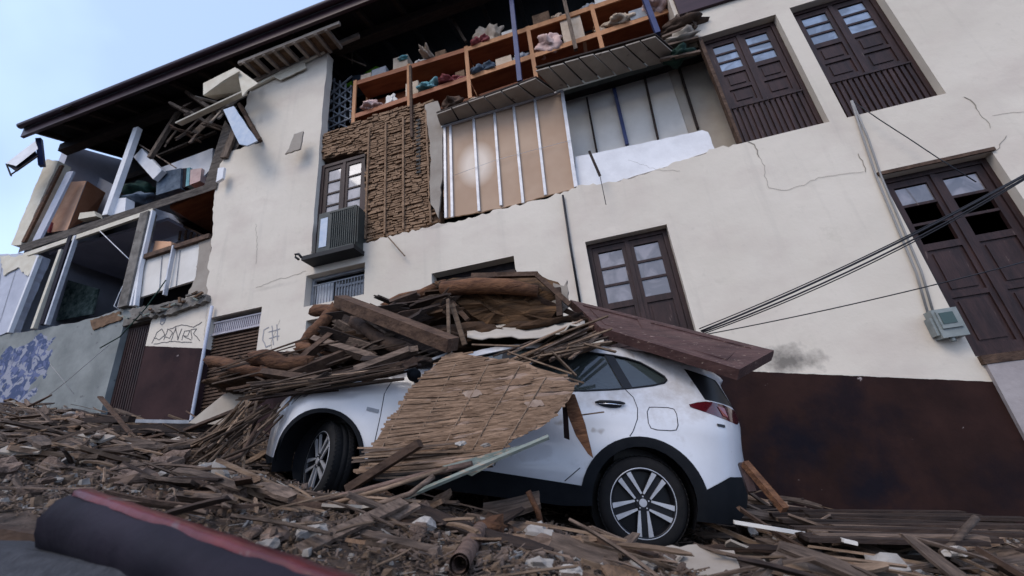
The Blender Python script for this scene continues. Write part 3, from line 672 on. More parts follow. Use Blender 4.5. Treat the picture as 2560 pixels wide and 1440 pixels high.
# corner pillar, peeling
pp = P([(116,398),(146,402),(52,612),(27,612)], 6.0)
MB().slab([rag(pp, .12, .02, True)], 6.0, 6.3).build('corner_pillar', M['creamsheet'], B)
MB().bar(at(155,414,5.97), at(60,606,5.97), .12, .05).build('rust_stain_board', M['log'], B)
MB().bar(at(178,430,6.02), at(88,612,6.05), .26, .05).build('inner_pillar', M['lilac'], B)
MB().slab([P([(168,432),(205,420),(290,465),(262,560),(70,620)], 7.2)], 7.2, 7.3).build('inner_wall', M['lilac'], B)
MB().bar(at(345,322,6.05), at(268,540,6.05), .16, .12).build('pillar', M['white'], B)
MB().bar(at(350,385,6.3), at(400,440,6.3), .12, .30).build('inner_beam', M['white'], B)
MB().slab([P([(388,424),(532,370),(528,420),(510,440),(392,445)], 6.5)], 6.5, 6.55).build('inner_wall', M['white'], B)
MB().hexa([at(562,300,6.02), at(603,352,6.02), at(548,452,6.02), at(510,465,6.02), at(562,300,6.3), at(603,352,6.3), at(548,452,6.3), at(510,465,6.3)]).build('broken_jamb', M['slabedge'], B)
# blue post at roof corner
MB().bar(at(98,348,5.6), at(105,415,5.75), .11, .11).build('corner_post', M['blue'], B)
# second floor glass bay
MB().bar(at(372,535,6.0), at(318,770,6.0), .24, .2).build('pillar', M['grey'], B)
for a, b, wd, m in (((384,528),(330,765),.05,'white'), ((362,540),(300,768),.04,'stud'), ((192,590),(118,812),.05,'stud'), ((155,625),(85,822),.08,'creamsheet'), ((180,590),(108,812),.12,'navy'), ((100,640),(25,832),.06,'white'), ((355,640),(340,765),.05,'white'), ((436,615),(412,738),.03,'stud')):
    MB().bar(at(*a, 5.98), at(*b, 5.98), wd, .08).build('window_frame', M[m], B)
MB().bar(at(60,640,5.99), at(384,528,5.99), .06, .12, (0,0,1)).build('window_head', M['creamsheet'], B)
MB().tube([at(250,578,5.95), at(335,660,5.95)], .012, 5).build('broken_mullion', M['stud'], B)
MB().tube([at(335,660,5.95), at(300,730,5.95), at(285,765,5.95), at(300,775,5.95)], .01, 5).build('dangling_cable', M['stud'], B)
MB().box(-13.2, -9.45, 6.35, 9.1, 6.12, 6.2).build('room_ceiling', M['slate'], B)
MB().slab([rag(P([(-30,640),(55,632),(100,640),(60,730),(18,830),(-60,860)], 5.99), .1, .02, True)], 5.99, 6.2).build('wall', M['lilac'], B)
for l in ([(8,655),(-12,810)], [(50,650),(0,812)]): MB().ribbon(P(l), .012, 5.98).build('panel_joint', M['steel'], B)
MB().slab([rag(P([(0,640),(100,640),(70,690),(45,668),(10,690)], 5.96), .08, .03, True)], 5.955, 5.985).build('torn_render', M['creamsheet'], B)
pb = MB().slab([P([(170,700),(246,722),(230,785),(140,802)], 7.2)], 7.2, 7.24).build('inner_screen', M['plantboard'], B)
MB().slab([P([(384,520),(430,535),(452,560),(450,600),(372,640)], 6.9)], 6.9, 7.0).build('inner_wall', M['lilac'], B)
MB().hexa([at(425,520,6.1), at(540,470,6.1), at(535,585,7.6), at(450,545,7.6), at(425,512,6.1), at(540,462,6.1), at(535,575,7.6), at(450,535,7.6)]).build('inner_ceiling', M['orange'], B)
MB().bar(at(345,648,6.0), at(525,590,6.0), .07, .1).build('sill_beam', M['wood_brown'], B)
MB().slab([P([(352,655),(500,606),(488,700),(345,745)], 6.05)], 6.05, 6.1).build('infill_panel', M['whitepanel'], B)
for a, b in (((405,640),(398,728)), ((450,625),(440,715))): MB().bar(at(*a, 6.035), at(*b, 6.035), .012, .01).build('panel_joint', M['steel'], B)
MB().slab([rag(P([(497,605),(528,595),(520,750),(455,765),(470,735),(490,690)], 6.02), .07, .025, True)], 6.02, 6.3).build('broken_masonry', M['soffit'], B)
# grey lower wall with mural
gw = P([(-120,850),(10,836),(110,822),(240,793),(250,790),(310,768),(335,775),(340,765),(385,778),(385,795),(303,812)]) + [(-9.46,3.44),(-9.46,1.0),(-14.5,1.6)]
MB().slab([rag(gw[:11], .12, .02)[:-1]+gw[10:]], D+.01, D+.33).build('wall', M['mural'], B)
MB().slab([rag(P([(225,800),(300,778),(303,798),(232,825)], D-.02), .06, .02, True)], D-.02, D+.008).build('stripped_patch', M['mud'], B)
MB().slab([rag(P([(318,775),(515,735),(515,752),(420,785),(330,800)], 5.9), .07, .03, True)], 5.9, 6.15).build('broken_ledge', M['grey'], B)
for i in range(22):
    a = at(random.uniform(320,512), 770, 5.85); x = a.x; zz = 3.42+ (x+9.4)*.08+random.uniform(0,.12)
    MB().bar((x, 5.75+random.uniform(0,.2), zz), (x+random.uniform(-.3,.3), 5.8+random.uniform(0,.15), zz+random.uniform(-.05,.12)), .04, .03).build('ledge_debris', M[random.choice(['wood','grey','green','mud'])], B)

# ------------------------------------------------------------------ things in and on the building
# roof-edge debris
def single(o, name, label, cat, group=None): o.name = name; return tag(o, label, cat, group)
def rest(p, Y): return min(Y, onY(*p)) if p[1] > 1190 else Y
def pb_(name, a, ya, b, yb, w_, h_, m, label, cat='plank', group=None, **k):
    ya, yb = rest(a, ya), rest(b, yb)
    return tag(MB().bar(at(*a, ya), at(*b, yb), w_, h_, **k).build(name, M[m]), label, cat, group)
t = empty('soffit_box', at(560,210,5.5)); tag(t, 'torn cream soffit box hanging under the eave', 'soffit debris')
def kid(mb, name, m, par):
    o = mb.build(name, M[m]); o.parent = par; o.matrix_parent_inverse = Matrix.Translation(-par.location); return o
kid(MB().slab([P([(508,208),(588,168),(598,178),(560,200),(508,238)], 5.42)], 5.42, 5.45), 'side_board', 'creamsheet', t)
kid(MB().hexa([at(510,240,5.45), at(595,182,5.45), at(612,228,5.9), at(540,250,5.9), at(510,236,5.45), at(595,178,5.45), at(612,222,5.9), at(540,245,5.9)]), 'bottom_board', 'creamsheet', t)
kid(MB().slab([P([(592,170),(645,208),(618,225),(606,240)], 5.5)], 5.5, 5.53), 'end_board', 'creamsheet', t)
kid(MB().bar(at(446,310,5.6), at(612,232,5.6), .16, .03, (0,-.4,1)), 'fascia_board', 'creamsheet', t)
o = MB().slab([rag(P([(558,274),(584,265),(612,308),(643,352),(618,364),(598,360),(578,318)], 5.5), .14, .006, True)], 5.5, 5.53)
tag(o.build('sheet', M['bluepanel']), 'pale blue sheet hanging down beside the cream gable wall', 'sheet')
pb_('beam', (375,395), 6.0, (465,250), 6.2, .11, .09, 'woodz', 'brown broken beam leaning under the left roof', 'beam')
pb_('beam', (425,258), 5.7, (475,285), 5.9, .09, .07, 'woodz', 'short broken beam jutting below the eave left of the soffit box', 'beam')
pb_('beam', (470,235), 5.9, (530,275), 6.0, .2, .08, 'woodz', 'thick broken beam just left of the soffit box', 'beam')
pb_('beam', (395,390), 6.6, (540,330), 6.6, .07, .06, 'woodz', 'long thin beam across the dark attic at left', 'beam')
pb_('beam', (350,362), 6.2, (440,420), 6.2, .03, .03, 'woodz', 'thin slanting stick crossing the leaning beam', 'beam')
pb_('beam', (470,290), 6.1, (580,330), 6.4, .10, .08, 'wood_brown', 'brown beam under the cream fascia board', 'beam')
pb_('beam', (600,262), 5.9, (650,352), 5.9, .10, .07, 'wood_brown', 'brown batten edging the hanging pale blue sheet', 'beam')
pb_('beam', (598,300), 5.95, (560,395), 5.95, .18, .06, 'woodz', 'split grey upright left of the pale blue sheet', 'beam')
t = MB().slab([rag(P([(735,335),(758,328),(750,372),(712,385),(722,372)], 5.75), .07, .01, True)], 5.75, 5.78)
tag(t.build('plaster_flap', M['soffit']), 'small grey flap dangling on the cream wall left of the attic opening', 'plaster flap')
o = MB().slab([P([(545,420),(560,418),(556,445),(540,455)], 5.8)], 5.8, 5.86); tag(o.build('plaster_chunk', M['white']), 'white plaster chunk stuck at the torn wall edge', 'plaster chunk')
# broken gutter end at far left
t = empty('gutter_end', at(60,400,5.4)); tag(t, 'broken white gutter end hanging off the left roof corner', 'gutter')
kid(MB().hexa([at(88,352,5.4), at(95,372,5.4), at(40,415,5.3), at(15,408,5.3), at(88,352,5.5), at(95,372,5.5), at(40,415,5.4), at(15,408,5.4)]), 'white_trough', 'white', t)
kid(MB().hexa([at(86,372,5.45), at(96,392,5.45), at(42,430,5.35), at(15,412,5.35), at(86,372,5.5), at(96,392,5.5), at(42,430,5.4), at(15,412,5.4)]), 'lining', 'navy', t)
kid(MB().bar(at(16,410,5.3), at(28,440,5.3), .03, .02), 'bracket', 'wood_dark', t)
kid(MB().bar(at(28,436,5.3), at(95,390,5.4), .025, .02), 'rail', 'wood_dark', t)
o = MB().bar(at(167,283,5.3), at(192,272,5.3), .25, .04); tag(o.build('roof_tile', M['wood_dark']), 'loose dark tile sticking up on the left roof edge', 'roof tile')
# storage in left attic
def boxthing(name, pts, Y, d, m, label, cat, m2=None):
    p = [at(x, y, Y) for x, y in pts]; q = [v+Vector((0, d, 0)) for v in p]
    o = MB().hexa(p+q).build(name, M[m]); return tag(o, label, cat)
t = empty('cardboard_box', at(190,560,6.3)); tag(t, 'tall tan cardboard box standing on the left attic floor', 'box')
kid(MB().hexa([at(118,582,6.3), at(168,575,6.3), at(216,452,6.3), at(166,455,6.3), at(118,582,6.9), at(168,575,6.9), at(216,452,6.9), at(166,455,6.9)]), 'front', 'box', t)
kid(MB().hexa([at(170,574,6.31), at(238,540,6.9), at(264,482,6.9), at(218,452,6.31), at(170,574,6.36), at(238,540,6.95), at(264,482,6.95), at(218,452,6.36)]), 'side', 'boxd', t)
boxthing('cloth', [(112,575),(122,580),(128,555),(116,552)], 6.25, .1, 'red', 'small red cloth left of the cardboard box', 'cloth')
boxthing('foam_block', [(268,545),(312,532),(315,494),(285,497)], 6.1, .2, 'white', 'white foam block on the slab right of the cardboard box', 'block')
boxthing('foam_wedge', [(195,548),(240,540),(236,528),(200,532)], 6.1, .15, 'creamsheet', 'cream wedge on the slab edge under the cardboard box', 'block')
def lump(m, c, rx, ry, rz, sub=2, amp=.25, seed=0, soft=True):
    bm = bmesh.new(); bmesh.ops.create_icosphere(bm, subdivisions=sub, radius=1)
    for v in bm.verts:
        k = 1+amp*noise.noise(v.co*1.7+Vector((seed*3.1, seed, 0)))+amp*.5*noise.noise(v.co*4.3+Vector((seed, 2, seed))); v.co = Vector((v.co.x*rx*k, v.co.y*ry*k, v.co.z*rz*k))
    b = len(m.v)
    for v in bm.verts: m.v.append(tuple(v.co+Vector(c)))
    for f in bm.faces: m.f.append(tuple(b+v.index for v in f.verts)); m.sm.append(soft)
    bm.free(); return m
tag(lump(MB(), at(348,478,6.5), .38, .25, .20, 3, .5, 1).build('tarpaulin', M['darkgreen']), 'dark green tarpaulin heaped behind the white pillar in the attic', 'tarpaulin')
tag(lump(MB(), at(345,500,6.4), .42, .2, .13, 3, .5, 2).build('crate', M['jean']), 'dark grey bundle under the green tarpaulin', 'bundle')
boxthing('mattress', [(390,488),(450,470),(453,420),(392,432)], 6.4, .3, 'jean', 'dark blue folded mattress in the left attic', 'mattress')
boxthing('locker', [(452,470),(463,468),(466,420),(455,421)], 6.45, .2, 'navy', 'narrow navy locker right of the blue mattress', 'locker')
boxthing('roll', [(464,466),(472,463),(475,418),(467,420)], 6.42, .2, 'teal', 'upright teal roll between locker and pale box', 'roll')
boxthing('carton', [(474,462),(500,452),(504,420),(476,424)], 6.42, .3, 'pink', 'pale lilac carton beside the teal roll', 'box')
boxthing('carton', [(378,640),(428,625),(428,604),(388,602)], 6.15, .3, 'peach', 'peach board on the sill beam of the torn bay', 'box')
ch = MB()
for k in range(5): ch.bar(at(452+k*14, 572+k*4, 6.8), at(448+k*14, 600-k*2, 6.8), .05, .03)
ch.bar(at(448,560,6.75), at(515,592,6.75), .06, .04); tag(ch.build('bed_base', M['wood_brown']), 'slatted wooden bed base tipped in the small lower room', 'bed')

# long orange shelf rack in the attic
t = empty('shelf_rack', (-2, 6.4, 6.45)); tag(t, 'long two tier orange wooden shelf rack along the open attic', 'shelf')
sy0, sy1 = 6.24, 6.70
def tz(x): return 8.40-.03*(x+4.5) if x < -1 else 8.30+.02*(x+1)
def bz_(x): return 7.42+.03*(x+4.5)
for x in (-4.53, -3.2, -1.86, -.5, .82, 2.2):
    kid(MB().box(x-.04, x+.04, sy0-.035, sy0-.002, 6.9 if x < 0 else 6.9, tz(x)+.05), 'post', 'orange_l', t)
    kid(MB().box(x-.04, x+.04, sy1+.002, sy1+.04, 6.45, tz(x)+.05), 'post', 'orange_l', t)
for zf, nm in ((tz, 'shelf_board'), (bz_, 'shelf_board')):
    for a, b in ((-4.52, -1.87), (-1.85, .81), (.83, 2.6)):
        m_ = MB().hexa([(a,sy0,zf(a)-.03),(b,sy0,zf(b)-.03),(b,sy0,zf(b)+.0),(a,sy0,zf(a)+.0),(a,sy1,zf(a)-.03),(b,sy1,zf(b)-.03),(b,sy1,zf(b)),(a,sy1,zf(a))])
        kid(m_, nm, 'orange', t)
        m_ = MB().hexa([(a,sy0-.03,zf(a)-.10),(b,sy0-.03,zf(b)-.10),(b,sy0-.03,zf(b)+.02),(a,sy0-.03,zf(a)+.02),(a,sy0-.003,zf(a)-.10),(b,sy0-.003,zf(b)-.10),(b,sy0-.003,zf(b)+.02),(a,sy0-.003,zf(a)+.02)])
        kid(m_, 'rail', 'orange_l' if a > -1.9 else 'orange', t)
kid(MB().box(-4.55, 2.6, sy1+.042, sy1+.05, 6.6, 8.3), 'back_board', 'orange', t)
def on_shelf(px, top, Y=6.45): 
    p = at(px, 150, Y); zf = tz if top else bz_; return p.x, zf(p.x)+.002
def item(name, x, z, w_, h_, m, label, cat, round_=False, y=6.42, d=.34):
    if round_: mb = lump(MB(), (x, y, z+h_/2), w_/2, d/2, h_/2, 4, .7, x)
    else:
        mb = MB().hexa([(x-w_/2,y-d/2,z),(x+w_/2,y-d/2,z),(x+w_/2*.97,y-d/2,z+h_),(x-w_/2*.98,y-d/2,z+h_),(x-w_/2,y+d/2,z),(x+w_/2,y+d/2,z),(x+w_/2,y+d/2,z+h_),(x-w_/2,y+d/2,z+h_)])
    return tag(mb.build(name, M[m]), label, cat)
item('carton', -3.42, 8.37, .36, .42, 'sack', 'open cardboard carton on the top shelf near the lime green board', 'box')
item('bag', -3.35, 8.62, .22, .1, 'teal', 'teal packet showing over the open top shelf carton', 'bag', True, 6.22, .1)
item('carton', -3.15, 7.47, .30, .42, 'sack', 'tan carton in the lower shelf behind the first posts', 'box')
item('cloth', -2.72, 7.5, .42, .2, 'teal', 'teal and white cloth bundle in the lower shelf', 'cloth', True, 6.3)
item('cloth', -2.25, 7.52, .5, .12, 'red', 'flat red and white cloth in the lower shelf', 'cloth', True, 6.3)
item('sack', -4.1, 7.45, .42, .22, 'pink', 'pale pink sack at the left end of the lower shelf', 'sack', True, 6.3)
item('bag', -1.55, 8.32, .4, .16, 'red', 'small dark red bundle right of the tall shelf post', 'bag', True, 6.3)
item('basket', -1.38, 8.34, .62, .55, 'sack', 'striped beige basket on the top shelf in the attic middle', 'basket', True, 6.4)
item('bag', -1.55, 7.5, .5, .18, 'jean', 'dark blue bag low beside the blue roof post', 'bag', True, 6.3)
item('sack', -.12, 7.53, .52, .42, 'pink', 'round pink sack in the lower shelf beside the tall carton', 'sack', True, 6.3)
item('carton', .36, 7.54, .42, .80, 'sack', 'tall pale carton right of the round pink sack', 'box')
item('sack', 1.25, 7.6, .5, .24, 'sack', 'flat beige sack in the lower shelf at right', 'sack', True, 6.3)
item('sack', 1.95, 7.6, .5, .34, 'pink', 'pink bundle at the right end of the lower shelf', 'sack', True, 6.25)
item('carton', 2.42, 6.75, .42, .5, 'sack', 'torn brown carton wedged beside the top of the window', 'box', False, 6.2)
rs_ = random.Random(9)
for i_, (x_, top_) in enumerate(((-4.3,1),(-3.95,1),(-2.95,1),(-2.45,1),(-1.1,0),(-.75,0),(-.95,1),(-.2,1),(.15,1),(.75,1),(1.05,1),(1.6,1),(.9,0),(1.6,0),(-3.7,0),(-2.05,0))):
    c_ = ['beige','grey','pale','brown'][i_ % 4]; m_ = ['sack','steel','whitepanel','mud'][i_ % 4]; h_ = rs_.uniform(.14,.34); w_ = rs_.uniform(.2,.38); bx_ = rs_.random() < .55
    item('carton' if bx_ else 'bundle', x_, (tz if top_ else bz_)(x_)+.004, w_, h_, m_, f'{"tall" if h_ > .24 else "low"} {c_} {"carton" if bx_ else "cloth bundle"} on the {"top" if top_ else "lower"} shelf, {"left" if x_ < -2.5 else "middle" if x_ < 0 else "right"} part of the rack', 'box' if bx_ else 'bundle', not bx_, 6.28+rs_.uniform(-.01,.05), rs_.uniform(.10,.16))
item('tube', -2.75, 8.42, .18, .16, 'sack', 'small cream tube on the shelf edge under the dark roof', 'tube', True, 6.25, .5)
boxthing('signboard', [(858,215),(935,205),(975,178),(940,165),(880,180)][:4], 6.9, .06, 'lime', 'lime green plastic board in the dark attic corner', 'board')
boxthing('parcel', [(880,208),(918,203),(920,182),(882,190)], 6.85, .04, 'jean', 'small grey label panel on the lime green board', 'panel')
for k, (px, py, w_, m, lb, ct) in enumerate(((1205,262,.5,'sack','tan board on the broken floor edge left of the soffit boards','board'), (1130,262,.35,'wood_brown','brown bundle on the broken floor edge over the mud wall','bundle'),
                                       (1700,100,.55,'soffit','grey cloth draped on the broken floor corner','cloth'), (1695,138,.45,'darkgreen','dark green bundle under the broken floor corner','bundle'), (1700,65,.7,'wood_brown','splintered brown boards at the torn corner over the window','boards'))):
    p = at(px, py, 5.98); tag(lump(MB(), p, w_/2, .15, .09, 3, .8, k+5).build('bundle' if ct != 'board' else 'board', M[m]), lb, ct)
for i, (a, b) in enumerate((((1650,120),(1745,95)), ((1655,95),(1740,60)), ((1690,40),(1735,85)), ((1650,150),(1750,130)), ((1715,35),(1740,70)))):
    pb_('plank', a, 5.9, b, 5.95, .06, .04, 'wood', 'splintered plank at the torn floor corner beside the window', 'plank', 'planks at the torn floor corner')

# air conditioner
t = empty('air_conditioner', at(850,600,5.8)); tag(t, 'boxy grey green air conditioner hung below the maroon window', 'air conditioner')
ax0, ax1 = xz(795,600,5.75)[0]-.04, xz(905,600,5.75)[0]-.14; az0, az1 = xz(850,622,5.75)[1], xz(850,522,5.75)[1]
kid(MB().box(ax0+.02, ax1, 5.75, 6.22, az0, az1), 'casing', 'acgreen', t)
fn = MB()
for i in range(14): fn.box(ax0+.30+i*.042, ax0+.312+i*.042, 5.73, 5.749, az0+.05, az1-.05)
fn.box(ax0+.26, ax1-.03, 5.735, 5.749, az0+.02, az0+.05); fn.box(ax0+.26, ax1-.03, 5.735, 5.749, az1-.05, az1-.02)
kid(fn, 'grille', 'acgreen', t)
kid(MB().box(ax0+.07, ax0+.22, 5.742, 5.749, az0+.12, az1-.12), 'highlight_plate', 'bluepanel', t)  # pale plate added for the bright highlight on the casing's left
t = empty('shelf_bracket', at(845,628,5.8)); tag(t, 'black steel shelf under the air conditioner', 'bracket')
kid(MB().box(ax0-.22, ax1+.03, 5.68, 6.1, az0-.09, az0-.01), 'tray', 'black', t)
kid(MB().tube([(ax0-.27, 5.68, az0-.06), (ax0-.34, 5.68, az0-.0), (ax0-.36, 5.68, az0+.06), (ax0-.28, 5.68, az0+.05), (ax0-.22, 5.68, az0-.03)], .022, 6), 'hook', 'black', t)

# electricity meter, conduits, cables
t = empty('electric_meter', at(2340,820,5.95)); tag(t, 'grey electricity meter box on the cream wall left of the right door', 'electric meter')
mx0, mx1, mz0, mz1 = 3.545, 3.80, .87, 1.20
bm = MB().box(mx0, mx1, 5.86, 5.995, mz0, mz1); kid(bm, 'case', 'metergrey', t)
kid(MB().box(mx0+.03, mx1-.03, 5.84, 5.859, mz0+.10, mz1-.03), 'cover', 'metergrey', t)
kid(MB().box(mx0+.05, mx1-.07, 5.833, 5.839, mz0+.15, mz1-.05), 'dial_window', 'meterdark', t)
kid(MB().box(mx0-.03, mx0-.004, 5.88, 5.99, mz0+.04, mz1-.08), 'hinge', 'metergrey', t)
kid(MB().tube([(mx0+.10,5.9,mz0),(mx0+.10,5.9,mz0-.05)], .025, 8), 'cable_gland', 'metergrey', t)
for k, dx in enumerate((0, .055)):
    o = MB().tube([at(2128+k*2,252,5.97)] + [at(*p, 5.975)+Vector((dx,0,0)) for p in ((2158,345),(2190,440),(2240,560),(2290,680),(2320,784))], .014, 6).build('conduit', M['conduit'])
    tag(o, ('left' if k == 0 else 'right')+' one of two thin grey conduits running down to the meter', 'conduit', None)
tag(MB().tube([at(2135,255,5.9), at(2200,300,5.85), at(2270,345,5.85), at(2345,395,5.8), at(2440,455,5.7)], .007, 5).build('wire', M['wire']), 'thin wire slanting from the conduit top across the right door', 'wire')
def sag(a, b, s, n=14):
    a, b = Vector(a), Vector(b); return [a.lerp(b, i/n)-Vector((0,0,s*4*(i/n)*(1-i/n))) for i in range(n+1)]
for k, (p0, p1, r_, s) in enumerate((((1752,828),(2640,395),.011,.07), ((1756,831),(2640,398),.009,.10), ((1748,822),(2640,392),.006,.07), ((1760,834),(2640,401),.006,.11))):
    tag(MB().tube(sag(at(*p0, 4.9), at(*p1, 4.6), s), r_, 6).build('power_cable', M['wire']),
        ['thickest black cable of the bundle crossing the right door', 'lowest but one black cable of the bundle', 'uppermost thin black cable of the bundle', 'lowest thin black cable hanging under the bundle'][k], 'cable', 'black cables strung over the wall')
tag(MB().tube(sag(at(1765,836,4.9), at(2560,655,4.6), .03), .006, 5).build('power_cable', M['wire']), 'single thin black cable running flat below the cable bundle', 'cable', 'black cables strung over the wall')
tag(MB().bar(at(1473,378,5.85), at(1500,440,5.8), .04, .02).build('metal_strip', M['wood_dark']), 'dark metal strip dangling in front of the white plaster band', 'strip')
tag(MB().tube([at(1500,440,5.8), at(1515,512,5.78)], .006, 5).build('wire', M['wire']), 'short wire hanging below the dark metal strip', 'wire')
tag(MB().bar(at(968,590,5.9), at(1012,640,5.9), .025, .02).build('cane', M['cane']), 'short stick hanging on the cream wall under the mud wall', 'stick')
tag(MB().tube([at(415,700,5.85), at(365,770,5.85), at(300,842,5.85), at(250,870,5.85)], .012, 5).build('wire', M['darkgreen']), 'green wire trailing over the narrow maroon door', 'wire')
tag(MB().tube([at(275,860,5.8), at(170,950,5.7), at(95,1010,5.6)], .007, 5).build('wire', M['conduit']), 'pale wire slanting across the grey mural wall', 'wire')
tag(MB().tube([at(125,910,5.8), at(185,985,5.7)], .006, 5).build('wire', M['conduit']), 'short pale wire crossing the longer one on the mural wall', 'wire')


# ------------------------------------------------------------------ the car (local: X forward, Y towards the camera side, Z up)
U = Vector((-.95915447, -.16942048, .22653786)); Nn = Vector((-.17394258, .9847558, 0)); Wv = Vector((.22308447, .03940458, .97400236))
O = Vector((-.11039123, 3.73679947, -.65619899))
def dusty():
    m = M['carwhite']; t = m.node_tree; b = t.nodes['Principled BSDF']; L = t.links.new; src = b.inputs['Base Color'].links[0].from_socket
    ge = t.nodes.new('ShaderNodeNewGeometry'); sp_ = t.nodes.new('ShaderNodeSeparateXYZ'); L(ge.outputs['Normal'], sp_.inputs[0])
    n = t.nodes.new('ShaderNodeTexNoise'); n.inputs['Scale'].default_value = 5; n.inputs['Detail'].default_value = 8; n.inputs['Roughness'].default_value = .7
    tcn = t.nodes.new('ShaderNodeTexCoord'); L(tcn.outputs['Object'], n.inputs['Vector'])
    a = t.nodes.new('ShaderNodeMath'); a.operation = 'MULTIPLY_ADD'; L(sp_.outputs['Z'], a.inputs[0]); a.inputs[1].default_value = .55; L(n.outputs['Fac'], a.inputs[2])
    r = t.nodes.new('ShaderNodeValToRGB'); r.color_ramp.elements[0].position = .62; r.color_ramp.elements[1].position = 1.0; r.color_ramp.elements[1].color = (.75,.75,.75,1); L(a.outputs[0], r.inputs[0])
    x = t.nodes.new('ShaderNodeMix'); x.data_type = 'RGBA'; L(r.outputs[0], x.inputs[0]); L(src, x.inputs[6]); x.inputs[7].default_value = (.24,.19,.15,1); L(x.outputs[2], b.inputs['Base Color'])
    L(r.outputs[0], b.inputs['Roughness']) if False else None
dusty()
car = bpy.data.objects.new('parked_car', None); C.objects.link(car)
car.matrix_world = Matrix(((U.x,-Nn.x,Wv.x,O.x),(U.y,-Nn.y,Wv.y,O.y),(U.z,-Nn.z,Wv.z,O.z),(0,0,0,1)))
tag(car, 'white compact crossover car crushed under wood and mud debris', 'car')
CW = 1.79
def CP(s, t, h): return O+U*s+Nn*t+Wv*h
def chaikin(L, n=2, closed=True, keep=()):
    for _ in range(n):
        o = []
        for i in range(len(L) if closed else len(L)-1):
            a, b = L[i], L[(i+1) % len(L)]
            o += [(a[0]*.75+b[0]*.25, a[1]*.75+b[1]*.25), (a[0]*.25+b[0]*.75, a[1]*.25+b[1]*.75)]
        L = o if closed else [L[0]]+o+[L[-1]]
    return L
top = [(3.42,.30),(3.45,.48),(3.42,.60),(3.33,.71),(3.12,.80),(2.8,.89),(2.45,.985),(2.15,1.065),(1.75,1.28),(1.35,1.47),(.95,1.555),(.45,1.59),(0,1.58),(-.38,1.52),(-.70,1.43),(-.74,1.39),(-.66,1.36),(-.80,1.15),(-.87,1.04),(-.83,.93),(-.84,.80),(-.90,.66),(-.90,.50),(-.84,.36),(-.70,.27)]
topc = chaikin(top, 1, False)
def circ(cx, cz, rx, rz, a0, a1, n=18): return [(cx+rx*math.cos(R(a0+(a1-a0)*i/n)), cz+rz*math.sin(R(a0+(a1-a0)*i/n))) for i in range(n+1)]
rear_h = circ(0, .335, .385, .40, 190, -10); front_h = circ(2.656, .30, .385, .385, 188, -8)
outl = topc + rear_h + [(.6,.235),(2.1,.215)] + front_h + [(3.2,.20)]
DLO = chaikin([(2.10,1.03),(1.30,1.435),(.85,1.50),(.32,1.505),(.05,1.475),(-.10,1.395),(-.215,1.325),(-.17,1.268),(.157,1.185),(.60,1.11),(1.3,1.06)], 1)
HATCH = [(-.36,1.44),(-.64,1.375),(-.665,1.34),(-.79,1.165),(-.50,1.172)]
TAIL = chaikin([(-.325,1.10),(-.47,1.155),(-.60,1.165),(-.86,1.14),(-.84,1.02),(-.70,1.025),(-.50,1.06)], 1)
clad_r = circ(0, .335, .475, .475, 170, -6, 20); clad_f = circ(2.656, .30, .425, .42, 176, 0, 20)
CLAD = [(-.46,.50),(-.66,.60),(-.95,.63),(-.95,.1),(3.5,.1),(3.5,.30),(3.10,.30)] + clad_f[::-1][1:] + [(2.2,.335),(1.4,.40),(.49,.395)] + clad_r[::-1][6:] 
CLAD = [(-.455,.49),(-.66,.60),(-.96,.63),(-.96,.05),(3.6,.05),(3.6,.27),(3.085,.27)] + [p for p in clad_f[::-1]] + [(2.22,.33),(1.2,.405),(.47,.395)] + [p for p in circ(0,.335,.475,.475,7,161,20)[::-1]][::-1]
def ins(s, h):
    t = 0
    if h > 1.0: t += .02 + (h-1.0)*.42
    elif h > .93: t += .02*(h-.93)/.07
    if h < .45: t += (.45-h)*.18
    t += .022*math.exp(-((h-.66)/.12)**2)*max(0, min(1, (s-.5)/.3))*max(0, min(1, (2.1-s)/.3))     # door hollow
    for cx, cz in ((0,.335),(2.656,.30)):   # swollen arches
        d = math.hypot(s-cx, h-cz)
        t -= .025*math.exp(-((d-.45)/.10)**2)
    if s < -.35: t += .42*((-.35-s)/.56)**2.6
    if s > 2.75: t += .50*((s-2.75)/.71)**2.3
    return t
